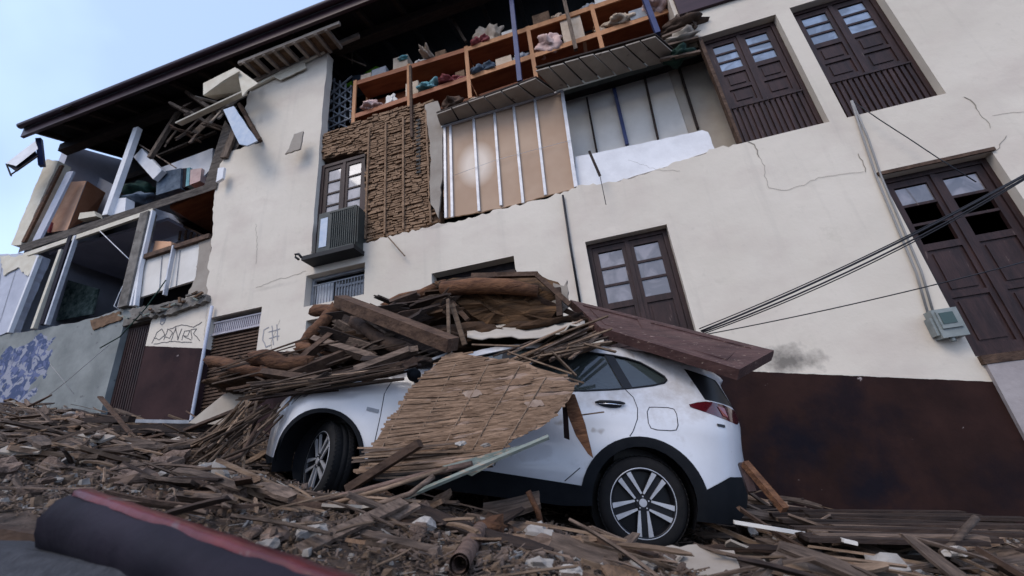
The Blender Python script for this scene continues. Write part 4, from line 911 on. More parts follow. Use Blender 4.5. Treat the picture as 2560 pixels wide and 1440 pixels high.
def seg_feature():
    ring = outl
    loops = [ring, DLO, HATCH, TAIL]
    def dens(L, d=.05):
        o = []
        for i in range(len(L)):
            a, b = L[i], L[(i+1) % len(L)]; n = max(1, int(math.hypot(b[0]-a[0], b[1]-a[1])/d))
            o += [(a[0]+(b[0]-a[0])*k/n, a[1]+(b[1]-a[1])*k/n) for k in range(n)]
        return o
    ring = dens(ring); L2 = [dens(DLO), dens(HATCH), dens(TAIL)]
    cl = dens([p for p in CLAD], .04)
    clpts = [p for p in cl if inside(p, outl)]
    ext = [(-.95+i*.045, .2+j*.045) for i in range(100) for j in range(32)]
    ext = [p for p in ext if inside(p, outl) and min((p[0]-q[0])**2+(p[1]-q[1])**2 for q in clpts+L2[0]+L2[1]+L2[2]+ring) > .0006]
    # cladding edge as open constraint chains: include as loop clipped points
    pts = []; ed = []
    for L in [ring]+L2:
        b = len(pts); pts += L; ed += [(b+i, b+(i+1) % len(L)) for i in range(len(L))]
    b = None
    for i, p in enumerate(cl):
        if inside(p, outl):
            pts.append(p)
            if b is not None: ed.append((b, len(pts)-1))
            b = len(pts)-1
        else: b = None
    pts += ext
    r = delaunay_2d_cdt([Vector(p) for p in pts], ed, [], 0, 1e-4)
    V = [(p.x, p.y) for p in r[0]]; F = {'body': [], 'glass': [], 'hatch': [], 'tail': [], 'clad': []}
    for t in r[2]:
        c = (sum(V[i][0] for i in t)/3, sum(V[i][1] for i in t)/3)
        if not inside(c, ring): continue
        k = 'glass' if inside(c, DLO) else 'hatch' if inside(c, HATCH) else 'tail' if inside(c, TAIL) else 'clad' if inside(c, CLAD) else 'body'
        F[k].append(tuple(t))
    return V, F, ring
V, F, ring = seg_feature()
parts = {k: MB() for k in ('body','glass','hatch','tail','clad','screen')}
off = {'body': 0, 'glass': .012, 'hatch': .006, 'tail': -.004, 'clad': -.012}
for k, fs in F.items():
    for side in (0, 1):
        vs = []
        for s_, h_ in V:
            t = ins(s_, h_)+off[k]; y = -t if side == 0 else -(CW-t); vs.append((s_, y, h_))
        used = sorted({i for f in fs for i in f}); mp = {i: j for j, i in enumerate(used)}
        ff = [tuple(mp[i] for i in f) for f in fs]
        parts[k].add([vs[i] for i in used], ff if side == 0 else [f[::-1] for f in ff], True)
# crown strips across the car along the top outline
tops = [p for p in ring[:]]
# find sub-chain from front bottom to rear bottom
def chain():
    a = min(range(len(ring)), key=lambda i: math.hypot(ring[i][0]-3.42, ring[i][1]-.30)); b = min(range(len(ring)), key=lambda i: math.hypot(ring[i][0]+.70, ring[i][1]-.27))
    return ring[a:b+1] if a < b else ring[b:a+1]
chn = chain()
prof = []
for i, (s_, h_) in enumerate(chn):
    a = chn[max(0, i-1)]; b = chn[min(len(chn)-1, i+1)]; dx, dz = b[0]-a[0], b[1]-a[1]; L_ = math.hypot(dx, dz) or 1
    nx, nz_ = dz/L_, -dx/L_
    if nx*(s_-1.2)+nz_*(h_-.7) < 0: nx, nz_ = -nx, -nz_
    t0 = ins(s_, h_); row = []
    for f, o_ in ((0,0),(.12,.018),(.3,.03),(.6,.042),(1,.05)):
        t = t0+(CW/2-t0)*f; row.append((s_+nx*o_, -t, h_+nz_*o_))
    row += [(x, -CW-y, z) for x, y, z in row[:-1][::-1]]
    prof.append(row)
for i in range(len(prof)-1):
    s_, h_ = chn[i]
    k = 'body'
    if 1.42 < s_ < 2.12 and h_ > 1.08: k = 'screen'
    if s_ < -.60 and 1.14 < h_ < 1.37: k = 'screen'
    if h_ < .42 or (s_ < -.5 and h_ < .60): k = 'clad'
    m_ = parts[k]; b = len(m_.v); m_.v += prof[i]+prof[i+1]; n = len(prof[0])
    for j in range(n-1): m_.f.append((b+j, b+j+1, b+n+j+1, b+n+j)); m_.sm.append(True)
def merge(o):
    bm = bmesh.new(); bm.from_mesh(o.data); bmesh.ops.remove_doubles(bm, verts=bm.verts, dist=.002); bmesh.ops.recalc_face_normals(bm, faces=bm.faces); bm.to_mesh(o.data); bm.free(); return o
body = merge(parts['body'].build('body', M['carwhite'], car))
merge(parts['clad'].build('cladding', M['carblack'], car))
for k, nm, m__ in (('glass','side_window','carglass'), ('hatch','rear_quarter_trim','rimblack')):
    used = sorted({i for f in F[k] for i in f}); mp = {i: j for j, i in enumerate(used)}
    for side in (0, 1):
        vs = [(V[i][0], (-(ins(*V[i])+off[k]) if side == 0 else -(CW-ins(*V[i])-off[k])), V[i][1]) for i in used]
        merge(MB().add(vs, [tuple(mp[i] for i in f) for f in F[k]], True).build(nm, M[m__], car))
merge(parts['screen'].build('windscreens', M['carglass'], car))
# split tail lamps into two children
for side in (0, 1):
    m_ = MB(); vs = [(s_, (-ins(s_,h_)-off['tail']) if side == 0 else -(CW-ins(s_,h_)-off['tail']), h_) for s_, h_ in V]
    used = sorted({i for f in F['tail'] for i in f}); mp = {i: j for j, i in enumerate(used)}
    m_.add([vs[i] for i in used], [tuple(mp[i] for i in f) for f in F['tail']], True)
    tl_ = merge(m_.build('tail_light', M['tail'], car))
    def sy(s_, h_, o_=0): 
        t = ins(s_, h_)+o_; return (s_, -t if side == 0 else -(CW-t), h_)
    MB().add([sy(-.60,1.135,-.010), sy(-.67,1.13,-.012), sy(-.69,1.055,-.012), sy(-.64,1.06,-.010)], [(0,1,2,3)]).build('red_lens', M['tailred'], tl_)
# interior seen through the glass
MB().box(.55, 1.9, -1.55, -.25, .5, 1.0).box(.2, .45, -1.5, -.28, .5, 1.22).box(1.1, 1.3, -.75, -.3, .6, 1.25).box(1.1, 1.3, -1.45, -1.0, .6, 1.25).build('seats', M['carblack'], car)
MB().box(.40, 2.26, -CW+.14, -.14, .30, .42).box(-.80, .4, -CW+.36, -.36, .32, .42).box(2.26, 3.3, -CW+.42, -.42, .32, .42).box(-.42,.42,-CW+.32,-.32,.42,.82).box(2.25,3.05,-CW+.34,-.34,.42,.80).build('underbody', M['rimblack'], car)
def sp(s_, h_, o_=-.003):      # point on the near side surface
    return Vector((s_, -ins(s_, h_)-o_, h_))
def line_on(pts, r_=.004, o_=-.001):
    q_ = []
    for a, b in zip(pts, pts[1:]):
        n = max(2, int(math.hypot(b[0]-a[0], b[1]-a[1])/.04)); q_ += [sp(a[0]+(b[0]-a[0])*k/n, a[1]+(b[1]-a[1])*k/n, o_) for k in range(n)]
    q_.append(sp(*pts[-1], o_)); return q_
sm_ = MB()
for L in ([(.157,1.19),(.085,1.12),(.055,1.03),(.06,.94),(.095,.84),(.12,.80)], [(2.16,1.05),(2.20,.90),(2.19,.72),(2.18,.45)], [(1.16,1.06),(1.16,.8),(1.16,.45)], [(-.33,1.09),(-.1,1.06)][:0] or [(.49,.52),(.6,.41)],
          [(-.04,1.05),(-.10,1.058),(-.19,1.065),(-.235,1.058),(-.252,1.02),(-.255,.93),(-.24,.892),(-.20,.882),(-.09,.874),(-.045,.882),(-.025,.92),(-.02,1.01),(-.04,1.05)], [(-.24,.84),(-.5,.90),(-.72,.93)][:0] or [(3.06,.72),(2.95,.83),(2.75,.89)]):
    sm_.tube(line_on(L), .0035, 4)
sm_.build('panel_gaps', M['seam'], car)
# window pillars and trims
pl_ = MB()
for a, b, wd in (((.29,1.50),(.11,1.20),.075), ((1.20,1.44),(1.17,1.07),.09), ((.215,1.50),(.05,1.23),.012)):
    p, q_ = sp(*a, .0), sp(*b, .0); pl_.bar(p, q_, .012, wd, (1,0,0) if False else (0,0,1))
pl_ = MB()
for (a, b, wd) in (((.285,1.497),(.125,1.198),.085), ((1.20,1.44),(1.17,1.07),.10)):
    pl_.hexa([sp(a[0]-wd/2,a[1],-.002), sp(a[0]+wd/2,a[1],-.002), sp(b[0]+wd/2,b[1],-.002), sp(b[0]-wd/2,b[1],-.002)] + [sp(a[0]-wd/2,a[1],.01), sp(a[0]+wd/2,a[1],.01), sp(b[0]+wd/2,b[1],.01), sp(b[0]-wd/2,b[1],.01)])
pl_.tube(line_on([DLO[i] for i in range(len(DLO))]+[DLO[0]]), .009, 5)
pl_.build('window_trim', M['rimblack'], car)
# handle
hd = MB().tube([sp(.40,1.035,-.018), sp(.36,1.045,-.034), sp(.28,1.05,-.04), sp(.20,1.055,-.034), sp(.16,1.056,-.018)], .014, 8, rads=[.008,.014,.016,.014,.008]).build('door_handle', M['rimblack'], car)
MB().tube([sp(.37,1.030,-.030), sp(.28,1.034,-.050), sp(.19,1.040,-.030)], .005, 6).build('chrome_strip', M['chrome'], hd)
hc = MB(); q_ = [sp(.28+.10*math.cos(k*math.pi/6), 1.035+.03*math.sin(k*math.pi/6), -.002) for k in range(12)]; hc.add(q_, [tuple(range(12))]); hc.build('recess', M['seam'], hd)
MB().hexa([sp(2.32,.775,-.008), sp(2.215,.765,-.008), sp(2.215,.735,-.008), sp(2.32,.745,-.008), sp(2.32,.775,.004), sp(2.215,.765,.004), sp(2.215,.735,.004), sp(2.32,.745,.004)]).build('fender_badge', M['steel'], car)
MB().hexa([sp(-.57,.985,-.01), sp(-.64,.985,-.01), sp(-.64,.965,-.01), sp(-.57,.965,-.01), sp(-.57,.985,.01), sp(-.64,.985,.01), sp(-.64,.965,.01), sp(-.57,.965,.01)]).build('tow_cover', M['rimblack'], car)
# head lamp (partly buried)
MB().hexa([sp(3.10,.80,-.006), sp(2.86,.86,-.006), sp(2.90,.80,-.006), sp(3.12,.70,-.006), sp(3.10,.80,.02), sp(2.86,.86,.02), sp(2.90,.80,.02), sp(3.12,.70,.02)]).build('headlight', M['glass_pale'], car)
# rear wiper arm and spoiler
MB().bar((-.70,-.55,1.36), (-.86,-.45,1.14), .015, .02).build('wiper', M['rimblack'], car)
# wheel arches (dark liners)
for cx, cz, rr in ((0,.335,.395),(2.656,.30,.40)):
    for side in (0, 1):
        m_ = MB(); b = []
        for i in range(19):
            a = R(-20+220*i/18); x, z = cx+rr*math.cos(a), cz+rr*math.sin(a)
            y0, y1 = (-.03, -.33) if side == 0 else (-CW+.03, -CW+.33); b += [(x, y0, z), (x, y1, z)]
        m_.add(b, [(2*i, 2*i+1, 2*i+3, 2*i+2) for i in range(18)], True)
        y1 = -.335 if side == 0 else -CW+.335
        m_.add([(cx+rr*math.cos(R(20*i)), y1, cz+rr*math.sin(R(20*i))) for i in range(18)], [tuple(range(18))])
        m_.build('wheel_arch', M['rimblack'], car)
def wheel(cx, cz, y, steer, start, front=True):
    sgn = 1 if front else -1
    Tm = Matrix.Translation((cx, y, cz)) @ Matrix.Rotation(R(steer), 4, 'Z')
    ty = MB(); prof_ = [(.238,.10),(.262,.106),(.300,.104),(.326,.090),(.335,.070),(.336,.03),(.332,.028),(.332,.022),(.336,.02),(.336,-.02),(.332,-.022),(.332,-.028),(.336,-.03),(.335,-.07),(.326,-.09),(.300,-.104),(.262,-.106),(.238,-.10)]
    n = 48; b = []
    for i in range(n):
        a = 2*math.pi*i/n
        for r_, yy in prof_: b.append((r_*math.cos(a), yy, r_*math.sin(a)))
    k = len(prof_); ty.add(b, [(i*k+j, i*k+j+1, ((i+1) % n)*k+j+1, ((i+1) % n)*k+j) for i in range(n) for j in range(k-1)], True)
    for i in range(60):    # tread blocks
        a = 2*math.pi*i/60
        for yy in (-.062, .062):
            p = Vector((.337*math.cos(a), yy, .337*math.sin(a))); q2 = Vector((.337*math.cos(a+.05), yy+.03, .337*math.sin(a+.05))); ty.bar(p, q2, .03, .006, (math.cos(a),0,math.sin(a)))
    wr = ty.build('wheel', M['tyre'], car); wr.matrix_local = Tm
    rm = MB(); prof_ = [(.243,.100),(.240,.106),(.232,.104),(.226,.09),(.222,.04),(.215,-.09),(.23,-.10)]
    b = []; k = len(prof_)
    for i in range(n):
        a = 2*math.pi*i/n
        for r_, yy in prof_: b.append((r_*math.cos(a), yy*sgn, r_*math.sin(a)))
    rm.add(b, [(i*k+j, i*k+j+1, ((i+1) % n)*k+j+1, ((i+1) % n)*k+j) for i in range(n) for j in range(k-1)], True)
    rm.add([(.225*math.cos(2*math.pi*i/n), .02*sgn, .225*math.sin(2*math.pi*i/n)) for i in range(n)], [tuple(range(n))])
    for i in range(5):
        a = R(start+72*i)
        rm.bar((.05*math.cos(a),.062*sgn,.05*math.sin(a)), (.225*math.cos(a),.068*sgn,.225*math.sin(a)), .075, .03, (0,1,0), .095, .03)
    rm.build('rim', M['rimblack'], wr)
    sv = MB()
    for i in range(5):
        a = R(start+72*i); ca, sa = math.cos(a), math.sin(a)
        for s_ in (-1, 1):
            o0, o1 = s_*.030, s_*.044
            sv.bar((.055*ca-o0*sa, .088*sgn, .055*sa+o0*ca), (.236*ca-o1*sa, .094*sgn, .236*sa+o1*ca), .014, .016, (0,1,0), .038, .014)
    b = []
    for i in range(n):
        a = 2*math.pi*i/n
        for r_, yy in ((.236,.098),(.242,.107),(.247,.104)): b.append((r_*math.cos(a), yy*sgn, r_*math.sin(a)))
    sv.add(b, [(i*3+j, i*3+j+1, ((i+1) % n)*3+j+1, ((i+1) % n)*3+j) for i in range(n) for j in range(2)], True)
    sv.build('spokes', M['rimsilver'], wr)
    hb = MB().tube([(0,.05*sgn,0),(0,.093*sgn,0)], .055, 20).build('hub', M['rimblack'], wr)
    cpm = MB().tube([(0,.0935*sgn,0),(0,.099*sgn,0)], .029, 20)
    for i in range(5):
        a = R(start+36+72*i); cpm.tube([(.044*math.cos(a),.0935*sgn,.044*math.sin(a)),(.044*math.cos(a),.102*sgn,.044*math.sin(a))], .006, 6)
    cpm.build('hub_cap', M['rimsilver'], wr)
wheel(0, .335, -.13, 0, 193); wheel(2.656, .29, -.22, -42, 200)
wheel(0, .335, -CW+.13, 0, 193, False); wheel(2.656, .29, -CW+.19, -34, 200, False)
# mirror on the near side under the mat
mr = MB(); lump(mr, sp(1.95,1.08,-.12), .06, .09, .06, 2, .05); mr.bar(sp(1.95,1.04,-.0), sp(1.95,1.06,-.08), .03, .03); mr.build('side_mirror', M['carblack'], car)

# ------------------------------------------------------------------ debris on the car
def quadboard(name, p00, p10, p11, p01, th, m):
    a, b, c_, d = [Vector(p) for p in (p00, p10, p11, p01)]; nrm = (b-a).cross(d-a).normalized()
    if nrm.z > 0: nrm = -nrm
    return MB().hexa([a, b, c_, d, a+nrm*th, b+nrm*th, c_+nrm*th, d+nrm*th]), nrm
A0 = at(1500,822,3.98); A1 = at(1848,928,3.66); B1 = at(1935,880,3.98); B0 = at(1425,752,4.75)
t = empty('fallen_door', (A0+B1)/2); tag(t, 'maroon panelled door leaf lying across the rear of the car roof', 'door')
bd, nrm = quadboard('board', A0, A1, B1, B0, .045, None)
kid(bd, 'board', 'maroonwood2', t)
def bil(u_, v_): return (A0*(1-u_)+A1*u_)*(1-v_)+(B0*(1-u_)+B1*u_)*v_
fr_ = MB()
def strip_b(u0, v0, u1, v1):
    p = [bil(u0,v0), bil(u1,v0), bil(u1,v1), bil(u0,v1)]
    fr_.hexa([x-nrm*.014 for x in p]+[x-nrm*.001 for x in p]); fr_.hexa([x+nrm*.046 for x in p]+[x+nrm*.075 for x in p])
strip_b(.001,.001,.999,.13); strip_b(.001,.87,.999,.999)
for u0, u1 in ((.001,.06),(.40,.47),(.93,.999)): strip_b(u0,.131,u1,.869)
kid(fr_, 'stiles_and_rails', 'maroonwood2', t)
pn_ = MB()
for u0, u1 in ((.10,.36),(.51,.89)):
    p = [bil(u0,.22), bil(u1,.22), bil(u1,.78), bil(u0,.78)]; pn_.hexa([x+nrm*.0455 for x in p]+[x+nrm*.062 for x in p]); pn_.hexa([x-nrm*.01 for x in p]+[x-nrm*.001 for x in p])
kid(pn_, 'raised_panels', 'maroonwood2', t)

# big mud and timber roof chunk
ck_pts = [(1085,702),(1180,690),(1270,684),(1350,688),(1395,705),(1420,745),(1395,800),(1300,822),(1210,820),(1165,790),(1130,750)]
def chunk():
    bm = MB(); fr1 = rag([tuple(p) for p in ck_pts], 22, 5, True); n = len(fr1)
    r0 = [at(x, y, 4.35+.10*noise.noise(Vector((x*.02, y*.02, 0)))) for x, y in fr1]
    cx, cy = 1270, 755
    r1 = [at(cx+(x-cx)*.93, cy+(y-cy)*.80-6, 4.9) for x, y in fr1]
    r2 = [at(cx+(x-cx)*.75, cy+(y-cy)*.5-4, 5.3) for x, y in fr1]
    ri = [at(cx+(x-cx)*.86, cy+(y-cy)*.70+10, 4.22+.10*noise.noise(Vector((x*.03, y*.03, 4)))) for x, y in fr1]
    rj = [at(cx+(x-cx)*.40, cy+(y-cy)*.30+14, 4.22+.08*noise.noise(Vector((x*.05, y*.05, 9)))) for x, y in fr1]
    bm.add(r0+r1+r2+ri+rj, [(i, (i+1) % n, n+(i+1) % n, n+i) for i in range(n)]+[(n+i, n+(i+1) % n, 2*n+(i+1) % n, 2*n+i) for i in range(n)]+[tuple(2*n+i for i in range(n))]+
           [(i, (i+1) % n, 3*n+(i+1) % n, 3*n+i) for i in range(n)]+[(3*n+i, 3*n+(i+1) % n, 4*n+(i+1) % n, 4*n+i) for i in range(n)]+[tuple(4*n+i for i in range(n))])
    return bm
M['chunkface'] = mat('broken_mud_underside', (.035,.019,.010), (.14,.075,.036), .95, 2.5, .9, 9, (1,3,6))
t = empty('roof_chunk', at(1270,755,4.6)); tag(t, 'huge brown mud and timber slab lying on top of the pile', 'slab')
kid(chunk(), 'mud_core', 'chunkface', t)
kid(MB().tube([at(1105,722,4.12), at(1190,714,4.10), at(1270,716,4.10), at(1345,728,4.14)], .085, 10, rads=[.08,.09,.085,.06]), 'edge_log', 'log', t)
for a, b, m in (((1100,712),(1290,680),'wood_dark'), ((1180,690),(1345,686),'wood_brown'), ((1340,686),(1425,762),'wood_brown'), ((1395,720),(1400,790),'wood_brown'), ((1120,745),(1170,800),'wood_brown')):
    kid(MB().bar(at(*a, 4.16), at(*b, 4.16), .06, .05), 'board', m, t)
kid(MB().slab([rag(P([(1385,712),(1412,720),(1420,705),(1421,770),(1400,792),(1380,770)], 4.3), .04, .01, True)], 4.24, 4.3), 'broken_end', 'soffit', t)

# big beam and logs
pb_('beam', (850,752), 3.72, (1132,862), 3.42, .145, .12, 'wood_brown', 'big squared brown beam slanting down over the car bonnet', 'beam', roll=.35)
pb_('beam', (870,800), 4.05, (1110,880), 3.75, .16, .10, 'wood_dark', 'dark beam directly under the big squared beam', 'beam')
def log(a, ya, b, yb, r_, m, label, n=14, grp=None, bend=.02):
    a, b = at(*a, rest(a, ya)), at(*b, rest(b, yb)); pts = []; rd = []
    for i in range(n+1):
        p = a.lerp(b, i/n)+Vector((0,0,bend*math.sin(i*.55)))+Vector((0,bend*math.cos(i*.4),0)); pts.append(p); rd.append(r_*(1+.03*math.sin(i*.9+r_*50)))
    m_ = MB().tube(pts, r_, 14, True, rd)
    for q_ in range(len(m_.v)):      # knots, flats and a broken end
        v = Vector(m_.v[q_]); i = q_//14; c_ = pts[min(i, n)]; d_ = v-c_
        f_ = 1+.16*noise.noise(v*4)+.10*noise.noise(v*21)
        sh_ = (b-a).normalized()*(.10*noise.noise(v*31) if i in (0, n) else 0)
        m_.v[q_] = tuple(c_+d_*f_+sh_)
    return tag(m_.build('log', M[m]), label, 'log', grp)
log((752,868), 4.0, (838,770), 4.25, .07, 'log', 'brown log rising to the upper end of the big beam')
log((745,868), 3.95, (900,905), 3.9, .065, 'log', 'log with a dark round end left of the big beam')
log((880,805), 3.95, (1030,885), 3.75, .075, 'wood_brown', 'rough brown log under the dark beam')
log((632,896), 3.55, (770,912), 3.6, .078, 'log', 'thick orange brown log poking out toward the roller shutter')
log((522,903), 3.9, (680,935), 3.8, .062, 'log', 'thinner orange brown log reaching the roller shutter')
log((780,775), 4.6, (1010,800), 4.6, .08, 'log', 'dark log lying behind the big beam')
log((960,765), 4.6, (1110,712), 4.7, .06, 'log', 'log sloping up to the mud slab')
for i in range(16):
    x = 960+i*13; y = 770-i*3+random.uniform(-8,8)
    pb_('plank', (x-random.uniform(20,70), y+random.uniform(15,55)), 4.4, (x+random.uniform(30,80), y-random.uniform(-10,30)), 4.6, random.uniform(.05,.12), .03, random.choice(['wood','wood_brown','mud','cane']), 'broken board on the heap between the big beam and the mud slab', 'plank', 'broken boards left of the mud slab', roll=random.uniform(-.6,.6))
# dark core filling the heap
core = MB()
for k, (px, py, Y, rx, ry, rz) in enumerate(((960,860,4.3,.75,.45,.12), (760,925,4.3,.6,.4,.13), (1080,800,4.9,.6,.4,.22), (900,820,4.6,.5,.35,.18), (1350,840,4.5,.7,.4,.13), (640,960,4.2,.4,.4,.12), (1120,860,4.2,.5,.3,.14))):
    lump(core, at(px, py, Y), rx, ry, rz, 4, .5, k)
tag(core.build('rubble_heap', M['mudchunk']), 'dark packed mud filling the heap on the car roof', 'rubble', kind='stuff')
# white crumpled sheet
ws = MB(); n = 16; b = []
for j in range(5):
    for i in range(n+1):
        x = 1168+i*(1462-1168)/n; y = 820+3*math.sin(i*.9)+ (i/n)**2*(-14)+ (14 if i < 3 else 0)*0 + j*9*(1-.25*abs(i/n-.5)) + 2*math.sin(i*2.3+j)
        if i > n-3: y -= j*5
        b.append(at(x, y-6, 4.35-j*.16+.03*math.sin(i*1.7+j*2)))
m_ = MB(); m_.add(b, [(j*(n+1)+i, j*(n+1)+i+1, (j+1)*(n+1)+i+1, (j+1)*(n+1)+i) for j in range(4) for i in range(n)], True)
o = m_.build('plaster_sheet', M['beigepanel']); tag(o, 'crumpled white plaster sheet under the mud slab', 'sheet')
mod = o.modifiers.new('thick', 'SOLIDIFY'); mod.thickness = .012
# upright laths
pb_('lath', (1120,748), 3.55, (1124,912), 3.45, .03, .02, 'cane', 'straight pale lath standing upright before the mud slab', 'lath')
pb_('lath', (1124,912), 3.40, (1128,975), 3.35, .012, .01, 'cane', 'thin splinter standing below the upright lath', 'lath')
pb_('lath', (1130,760), 3.6, (1162,862), 3.6, .045, .02, 'cane', 'pale lath leaning right beside the upright one', 'lath')
pb_('lath', (1012,925), 3.5, (1130,880), 3.5, .02, .02, 'steel', 'grey metal strip along the windscreen edge', 'strip')
# dark reed sheaf over the bonnet
for i in range(60):
    x0_ = random.uniform(520, 900); y0_ = 968+random.uniform(-50, 20)-(x0_-500)*.04; L_ = random.uniform(180, 380)
    x1_ = min(x0_+L_, 1125); y1_ = y0_-(x1_-x0_)*random.uniform(.10,.36)
    y1_ = max(y1_, 845)
    Y = random.uniform(3.45, 4.3)
    pb_('reed', (x0_, y0_), Y, (x1_, y1_), Y+random.uniform(-.1,.3), .014, .014, random.choice(['cane_dark','cane_dark','wood_dark','wood_dark','wood']), 'dark reed in the sheaf lying over the car bonnet', 'reed', 'reeds over the bonnet')
for i in range(12):
    x0_ = 630+i*30; y0_ = 965-(x0_-620)*.12+random.uniform(-10,8)
    pb_('plank', (x0_-60, y0_+14), 3.7, (x0_+150, y0_-26+random.uniform(-12,10)), 3.9, random.uniform(.05,.10), .025, random.choice(['wood_dark','wood_dark','wood_brown']), 'dark board low in the sheaf over the bonnet', 'plank', 'dark boards over the bonnet', roll=random.uniform(-.8,.8))
def splinter(a, ya, b_, yb, wd, th, m, label, group, roll=None):
    a, b_ = at(*a, rest(a, ya)), at(*b_, rest(b_, yb)); d_ = (b_-a); L_ = d_.length; d_.normalize()
    n1 = fwd.lerp(Vector((0,0,1)), .5).normalized(); r_ = d_.cross(n1).normalized(); n1 = r_.cross(d_)
    mt = Matrix.Rotation(random.uniform(-.7,.7) if roll is None else roll, 3, d_); r_ = mt @ r_; n1 = mt @ n1
    k = 5; e0 = [random.uniform(0, wd*1.6) for _ in range(k)]; e1 = [random.uniform(0, wd*1.6) for _ in range(k)]
    out = [a+d_*e0[i]+r_*(i/(k-1)-.5)*wd for i in range(k)]; mid = []
    side = [b_-d_*e1[i]+r_*(i/(k-1)-.5)*wd*random.uniform(.85,1.0) for i in range(k)]
    ring_ = out+[a.lerp(b_, .5)+r_*wd*.5*random.uniform(.85,1)]+side[::-1]+[a.lerp(b_, .5)-r_*wd*.5*random.uniform(.85,1)]
    n = len(ring_); m_ = MB().add([p-n1*th/2 for p in ring_]+[p+n1*th/2 for p in ring_], [(i,(i+1) % n,n+(i+1) % n,n+i) for i in range(n)])
    top_ = [(i, i+1, n-2-i-1 if False else 0) for i in range(0)]
    # caps as strips
    def cap(o_):
        f = []
        for i in range(k-1): f.append((o_+i, o_+i+1, o_+n-2-i-1, o_+n-2-i))
        return f
    m_.f += [q for q in cap(0)] + [q[::-1] for q in cap(n)]; m_.sm += [False]*(2*(k-1))
    return tag(m_.build('board', M[m]), label, 'board', group)
random.seed(21)
for i in range(70):
    f = i/69; x = 650+f*430+random.uniform(-30,30); y = 905-f*120+random.uniform(-45,45)
    a_ = R(random.choice([18,22,26,-25,-38,-15])+random.uniform(-9,9)); L_ = random.uniform(45,130)
    bnd = lambda q: 885 if q < 738 else 850-(q-738)*1.05 if q < 840 else 748+(q-840)*.05 if q < 960 else 750-(q-960)*.4
    if y-L_*abs(math.sin(a_)) < max(bnd(x-L_*math.cos(a_)), bnd(x+L_*math.cos(a_)))-6: y += 60; L_ *= .7
    if min(y-L_*math.sin(a_)-bnd(x-L_*math.cos(a_)), y+L_*math.sin(a_)-bnd(x+L_*math.cos(a_))) < -4: continue
    Y = random.uniform(3.7,4.4)
    splinter((x-L_*math.cos(a_)/1, y-L_*math.sin(a_)), Y, (x+L_*math.cos(a_), y+L_*math.sin(a_)), Y+random.uniform(-.25,.25), random.uniform(.05,.14), random.uniform(.012,.03), random.choice(['wood','wood_brown','wood_dark','wood','mudchunk']), f'{"broad" if L_ > 75 else "short"} splintered board jammed in the heap {"left of" if x < 850 else "under"} the big beam', 'splintered boards in the heap')
for a_, ya, b_, yb, wd, m_, lb in (((690,955),3.5,(905,868),3.75,.11,'wood_brown','thick broken beam rising right across the sheaf on the bonnet'), ((780,850),3.8,(960,905),3.6,.12,'wood','thick grey broken beam below the left end of the big beam'),
        ((650,930),3.5,(830,955),3.4,.09,'wood_brown','thick broken beam low at the left of the heap'), ((905,905),3.5,(1090,905),3.5,.10,'wood_dark','dark thick beam over the windscreen'), ((960,770),4.0,(1075,728),4.2,.12,'wood_brown','thick board propped left of the mud slab'),
        ((870,935),3.35,(1050,868),3.45,.09,'wood','grey board over the windscreen edge'), ((745,905),3.6,(840,830),3.8,.10,'wood_brown','short thick board between the round logs'), ((1010,800),3.75,(1110,770),3.9,.13,'wood_dark','dark broad board above the big beam')):
    splinter(a_, ya, b_, yb, wd, .06, m_, lb, 'thick broken beams in the heap', random.uniform(-.4,.4))
for i in range(14):
    f = i/13; x = 1000+f*400+random.uniform(-20,20); y = 745-math.sin(f*3.1)*40+random.uniform(-14,40)
    a_ = R(random.choice([-20,-8,4,15,24,-12])+random.uniform(-9,9)); L_ = random.uniform(25,80)
    splinter((x-L_*math.cos(a_), y-L_*math.sin(a_)), 4.2, (x+L_*math.cos(a_), y+L_*math.sin(a_)), 4.3, random.uniform(.04,.11), .02, random.choice(['wood','wood_brown','wood_dark','mudchunk','log']), 'splintered board stuck in the mud slab', 'splintered boards on the mud slab')
for i in range(44):
    x0_ = random.uniform(590, 860); L_ = random.uniform(120, 300); y0_ = 1000-(x0_-600)*.14+random.uniform(-34, 4)
    x1_ = min(x0_+L_, 1010); y1_ = y0_-(x1_-x0_)*random.uniform(.10,.26)
    Y = random.uniform(3.12,3.3)
    pb_('reed', (x0_, y0_), Y, (x1_, y1_), Y+.06, random.uniform(.010,.028), .012, random.choice(['cane_dark','wood_dark','wood','cane_dark','cane']), f'reed lying along the bonnet edge {"above" if x0_ > 700 else "left of"} the front wheel', 'reed', 'reeds along the bonnet edge', roll=random.uniform(-.6,.6))
for i in range(9):
    x = 640+i*42; splinter((x, 1000-(x-600)*.15-8), 3.2, (x+random.uniform(70,150), 985-(x-600)*.15-random.uniform(15,50)), 3.3, random.uniform(.05,.10), .02, random.choice(['wood_dark','wood','wood_brown']), 'splintered board on the bonnet edge above the front wheel', 'splintered boards on the bonnet edge')
for i in range(20):      # torn boards up under the left eave
    x = random.uniform(420, 600); y = 330-(x-330)*.28+random.uniform(-40,50); a_ = R(random.choice([-60,-45,-25,20,35])+random.uniform(-8,8)); L_ = random.uniform(18,55)
    splinter((x-L_*math.cos(a_), y-L_*math.sin(a_)), 5.75, (x+L_*math.cos(a_), y+L_*math.sin(a_)), 6.3, random.uniform(.05,.14), .03, random.choice(['woodz','wood_brown','wood','batten']), 'torn board hanging under the left eave', 'torn boards under the left eave')
